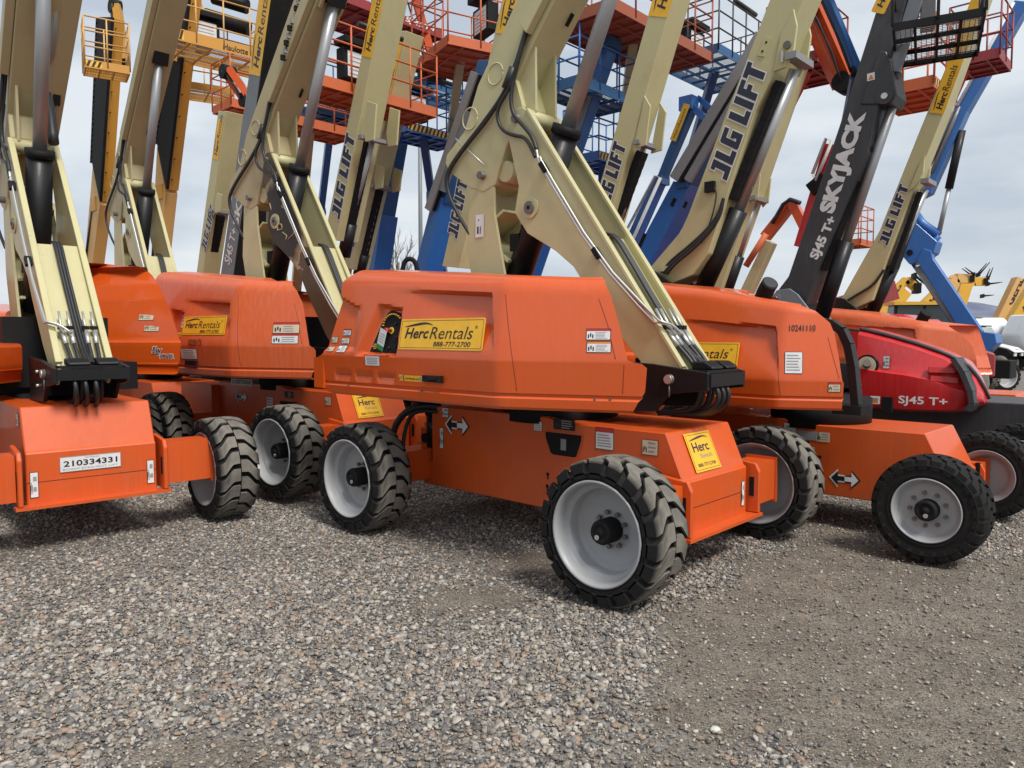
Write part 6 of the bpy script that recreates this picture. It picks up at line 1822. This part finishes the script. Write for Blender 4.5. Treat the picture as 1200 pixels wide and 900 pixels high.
# ---- machines far right
def far_frame(px, depth, yaw): return Frame((px - 600) / FPX * depth, depth, yaw)
def wheel_big(root, x, y, r, w):
    mb = MB(); mb.lathe([(r * .55, -w / 2), (r * .9, -w / 2), (r, -w * .3), (r, w * .3), (r * .9, w / 2), (r * .55, w / 2)], TYRE, 24, (x, y, r)); mb.lathe([(r * .55, -w * .4), (r * .2, -w * .3), (0, -w * .3)], YELC, 20, (x, y, r)); mb.lathe([(r * .55, w * .4), (r * .2, w * .3), (0, w * .3)], YELC, 20, (x, y, r)); mb.build('wheel', root)
def telehandler(label, px, depth, boom, thick, mat, cab=None, forks=(), head=None, text=None, yaw=-20, k=1.0):
    fr = far_frame(px, depth, yaw)
    root = thing('telehandler', label, 'telehandler', fr, 'telehandlers parked far right')
    mb = MB(); mb.prism([(-2.4 * k, .7), (2.4 * k, .7), (2.4 * k, 1.2), (1.6 * k, 1.5), (-2.4 * k, 1.6)], -.6, .6, mat, .04); mb.build('chassis', root)
    for x in (-1.5 * k, 1.6 * k):
        for y in (-1, 1): wheel_big(root, x, y * .95, .6, .42)
    cz = 0 if cab else -.9
    c = MB(); c.prism([(-.9, 1.1), (.7, 1.1), (.9, 1.7), (.6, 2.5 + cz), (-.8, 2.5 + cz)], -1.05, -.25, GLASS if cab else BLACKM, .03)
    for (u, z) in ((-.85, 1.8), (.0, 1.8)): c.box((u, -1.06, z), (.06, .03, 1.4 + cz), BLACKM) if cab else None
    co = c.build('cab', root)
    MB().box((-.1, -.65, 2.55 + cz), (1.6, .95, .10), mat, .03).build('cab_roof', co)
    b = MB()
    if len(boom) == 2:
        beam_between(b, W2L(fr, *boom[0], depth), W2L(fr, *boom[1], depth), thick * .8, thick, mat)
        a1 = W2L(fr, *boom[0], depth).lerp(W2L(fr, *boom[1], depth), .5); e1 = W2L(fr, *boom[1], depth)
        beam_between(b, a1, e1 + (e1 - a1) * .05, thick * .6, thick * .75, mat)
    o = b.build('boom', root)
    if text:
        a = W2L(fr, *boom[0], depth); e = W2L(fr, *boom[1], depth); dd = e - a; ang = math.atan2(dd.z, math.hypot(dd.x, dd.y) * (1 if dd.x > 0 else -1))
        p = a.lerp(e, text[1]); lt = MB(); X = dd.normalized(); Y = Vector((-X.z, 0, X.x))
        nrm = X.cross(Y)
        M = plane_M(p + Vector((0, -thick * .42, 0)) - Y * thick * .25, X, Y); fit_text(lt, text[0], 0, 0, text[2], thick * .5, INK, M, .01, .03); lt.build('lettering', o)
    if head:
        h = MB(); pts = [W2L(fr, *p, depth) for p in head]
        for a, c2 in zip(pts, pts[1:]): beam_between(h, a, c2, thick * .55, thick * .7, mat)
        h.box(pts[-1], (.22, .7, .36), BLACKM, .03); h.build('boom_head', o)
    if forks:
        f = MB()
        for a, c2 in forks:
            A, B = W2L(fr, *a, depth), W2L(fr, *c2, depth)
            for dy in (-.35, .35): f.cyl(A + Vector((0, dy, 0)), B + Vector((0, dy, 0)), .05, BLACKM, 6, .02)
            f.box(A, (.08, .8, .22), BLACKM)
        f.build('fork', o)
    return root
telehandler('yellow telehandler with raised dark boom head, left of the glazed yellow-roofed cab', 1052, 27, ((1032, 372), (1054, 336)), .38, YELC, head=((1054, 336), (1062, 328), (1074, 338)), forks=(((1071, 324), (1082, 334)),), text=('JCB', .35, .9))
telehandler('yellow telehandler with orange tip boom behind the glazed yellow-roofed cab', 1060, 31, ((1044, 366), (1062, 342)), .36, YELC)
telehandler('yellow telehandler with glazed black cab and flat yellow roof', 1066, 24, ((1085, 358), (1104, 340)), .36, YELC, cab=True, text=('JCB', .1, .7), yaw=-8, k=.55)
telehandler('pale yellow telehandler with fork carriage tilted up over the white tanker', 1110, 42, ((1096, 372), (1115, 330)), .70, YELT, head=((1115, 330), (1120, 326), (1138, 327)), forks=(((1140, 322), (1129, 314)), ((1146, 322), (1158, 308))))
telehandler('mustard telehandler with fork tines pointing right over the white tanker', 1132, 45, ((1118, 372), (1130, 334)), .70, YELC, head=((1130, 334), (1140, 330), (1154, 330)), forks=(((1157, 333), (1173, 331)), ((1157, 326), (1162, 314)), ((1151, 347), (1163, 346))))
telehandler('tan lettered telehandler boom at the right edge', 1184, 44, ((1171, 378), (1195, 328)), .68, YELT, text=('GEHL', .42, 1.7))
telehandler('yellow lettered telehandler boom at the right edge, in front of the tan one', 1194, 41, ((1186, 378), (1212, 336)), .62, YELC, text=('JCB', .35, 1.3))
telehandler('dark red lettered telehandler half hidden behind the charcoal boom', 1015, 17, ((1047, 340), (975, 362)), .42, REDD)
frl = far_frame(1015, 17, -20)
def tanker():
    d = 36.0; X0, X1 = (1078 - 600) / FPX * d, (1171 - 600) / FPX * d; zc = CAM_H + (392 - 389) / FPX * d
    root = thing('tanker_trailer', 'long white tank trailer parked beyond the blue lift', 'tanker', loc=((X0 + X1) / 2, d, 0))
    L = X1 - X0; W_ = paint('white_paint', (.72, .73, .74), .4, .2, .1, .1)
    mb = MB(); n = 24; r = .68
    prof = [(-L / 2 - .15, .01), (-L / 2 - .12, r * .6), (-L / 2, r), (L / 2, r), (L / 2 + .12, r * .6), (L / 2 + .15, .01)]
    rings = [[mb.bm.verts.new((x, rr * math.cos(2 * PI * k / n), zc + rr * math.sin(2 * PI * k / n))) for k in range(n)] for x, rr in prof]
    for A, B in zip(rings, rings[1:]):
        for k in range(n): mb.face([A[k], A[(k + 1) % n], B[(k + 1) % n], B[k]], W_, True)
    mb.build('tank', root)
    f = MB(); f.box((0, 0, zc - .8), (L, .8, .18), GREYP); 
    for x in (-L * .3, -L * .3 + 1.1, L * .35): f.lathe([(.25, -.9), (.48, -.9), (.48, .9), (.25, .9)], TYRE, 20, (x, 0, .48))
    f.build('bogie', root)
    m2 = MB(); m2.box((0, 0, zc + .72), (L * .5, .5, .08), ALU, .01); m2.build('walkway', root)
    d2 = 34; X = (1209 - 600) / FPX * d2
    r2_ = thing('white_truck', 'white truck cab cut by the right edge beside the tanker', 'truck', loc=(X, d2, 0))
    c = MB(); c.prism([(-.75, .7), (1.4, .7), (1.4, 2.5), (-.35, 2.5), (-.75, 1.6)], -1.1, 1.1, W_, .05); c.build('cab', r2_)
    g = MB(); g.box((.1, -1.105, 1.95), (.75, .02, .55), GLASS, .0); g.build('window', r2_)
    g = MB(); g.box((-.25, -1.11, 1.25), (.18, .03, .3), BLACKM, .02); g.build('vent', r2_)
    for x in (-.1, 2.2):
        g = MB(); g.lathe([(.25, -.15), (.5, -.15), (.5, .15), (.25, .15)], TYRE, 20, (x, -.9, .5)); g.build('wheel', r2_)
    g = MB(); g.box((1.5, 0, .6), (4, 1.0, .2), BLACKM); g.build('chassis', r2_)
tanker()
PANE = plain('pale_screen', (.34, .40, .37), .15)
def utv(label, px, depth):
    x = (px - 600) / FPX * depth
    root = thing('utility_vehicle', label, 'utility vehicle', loc=(x, depth, 0), rz=-.9, grp='utility vehicles in a row by the yard edge')
    W_ = MATS['white_paint']
    b = MB(); b.prism([(-1.3, .45), (1.2, .45), (1.45, .75), (1.2, 1.0), (.5, 1.15), (.3, .8), (-.5, .8), (-.55, 1.1), (-1.35, 1.1)], -.62, .62, BLACKM, .04); b.build('body', root)
    h = MB(); h.prism([(.55, 1.12), (1.25, .95), (1.5, .80), (1.5, .86), (1.25, 1.03), (.55, 1.2)], -.6, .6, W_, .02); h.box((1.45, -.4, .72), (.06, .25, .12), WHITE, .02); h.box((1.45, .4, .72), (.06, .25, .12), WHITE, .02); h.box((1.30, 0, .93), (.2, .3, .05), REDINK, .01); h.build('bonnet', root)
    r = MB()
    for s in (-.6, .6):
        r.tube([(.6, s, 1.1), (.1, s, 1.95), (-.9, s, 1.95), (-1.0, s, 1.0)], .035, BLACKM, 6, 1)
    r.box((-.4, 0, 1.98), (1.1, 1.25, .05), BLACKM, .02); r.build('roll_cage', root)
    g = MB(); g.box((.36, 0, 1.55), (.03, 1.15, .85), PANE, .0, rot=Matrix.Rotation(-.53, 3, 'Y')); g.build('windscreen', root)
    for u in (-.95, .95):
        for s in (-.62, .62):
            w = MB(); w.lathe([(.16, -.13), (.30, -.13), (.34, -.06), (.34, .06), (.30, .13), (.16, .13)], TYRE, 22, (u, s, .34)); w.lathe([(.16, -.1), (0, -.08)], BLACKM, 14, (u, s, .34)); w.build('wheel', root)
utv('utility buggy with tilted windscreen, nearest the blue lift', 1150, 34)
utv('utility buggy with tilted windscreen, middle of the row', 1172, 36)
utv('utility buggy with tilted windscreen, cut by the right edge', 1193, 38)
def yard_sign():
    d = 22.0; x = (1182 - 600) / FPX * d
    root = thing('yard_sign', 'narrow white board with green lettering by the buggies', 'sign', loc=(x, d, 0))
    z1 = CAM_H + (392 - 423) / FPX * d; z0 = CAM_H + (392 - 444) / FPX * d
    b = MB(); b.box((0, 0, (z0 + z1) / 2), (.15, .03, z1 - z0), WHITE, .005); b.build('board', root)
    l = MB(); l.box((.03, -.018, (z0 + z1) / 2 - .05), (.045, .004, (z1 - z0) * .7), GREEN); l.build('lettering', root)
    p = MB(); p.cyl((0, .03, -.02), (0, .03, z1), .015, ALU, 8); p.build('post', root)
yard_sign()
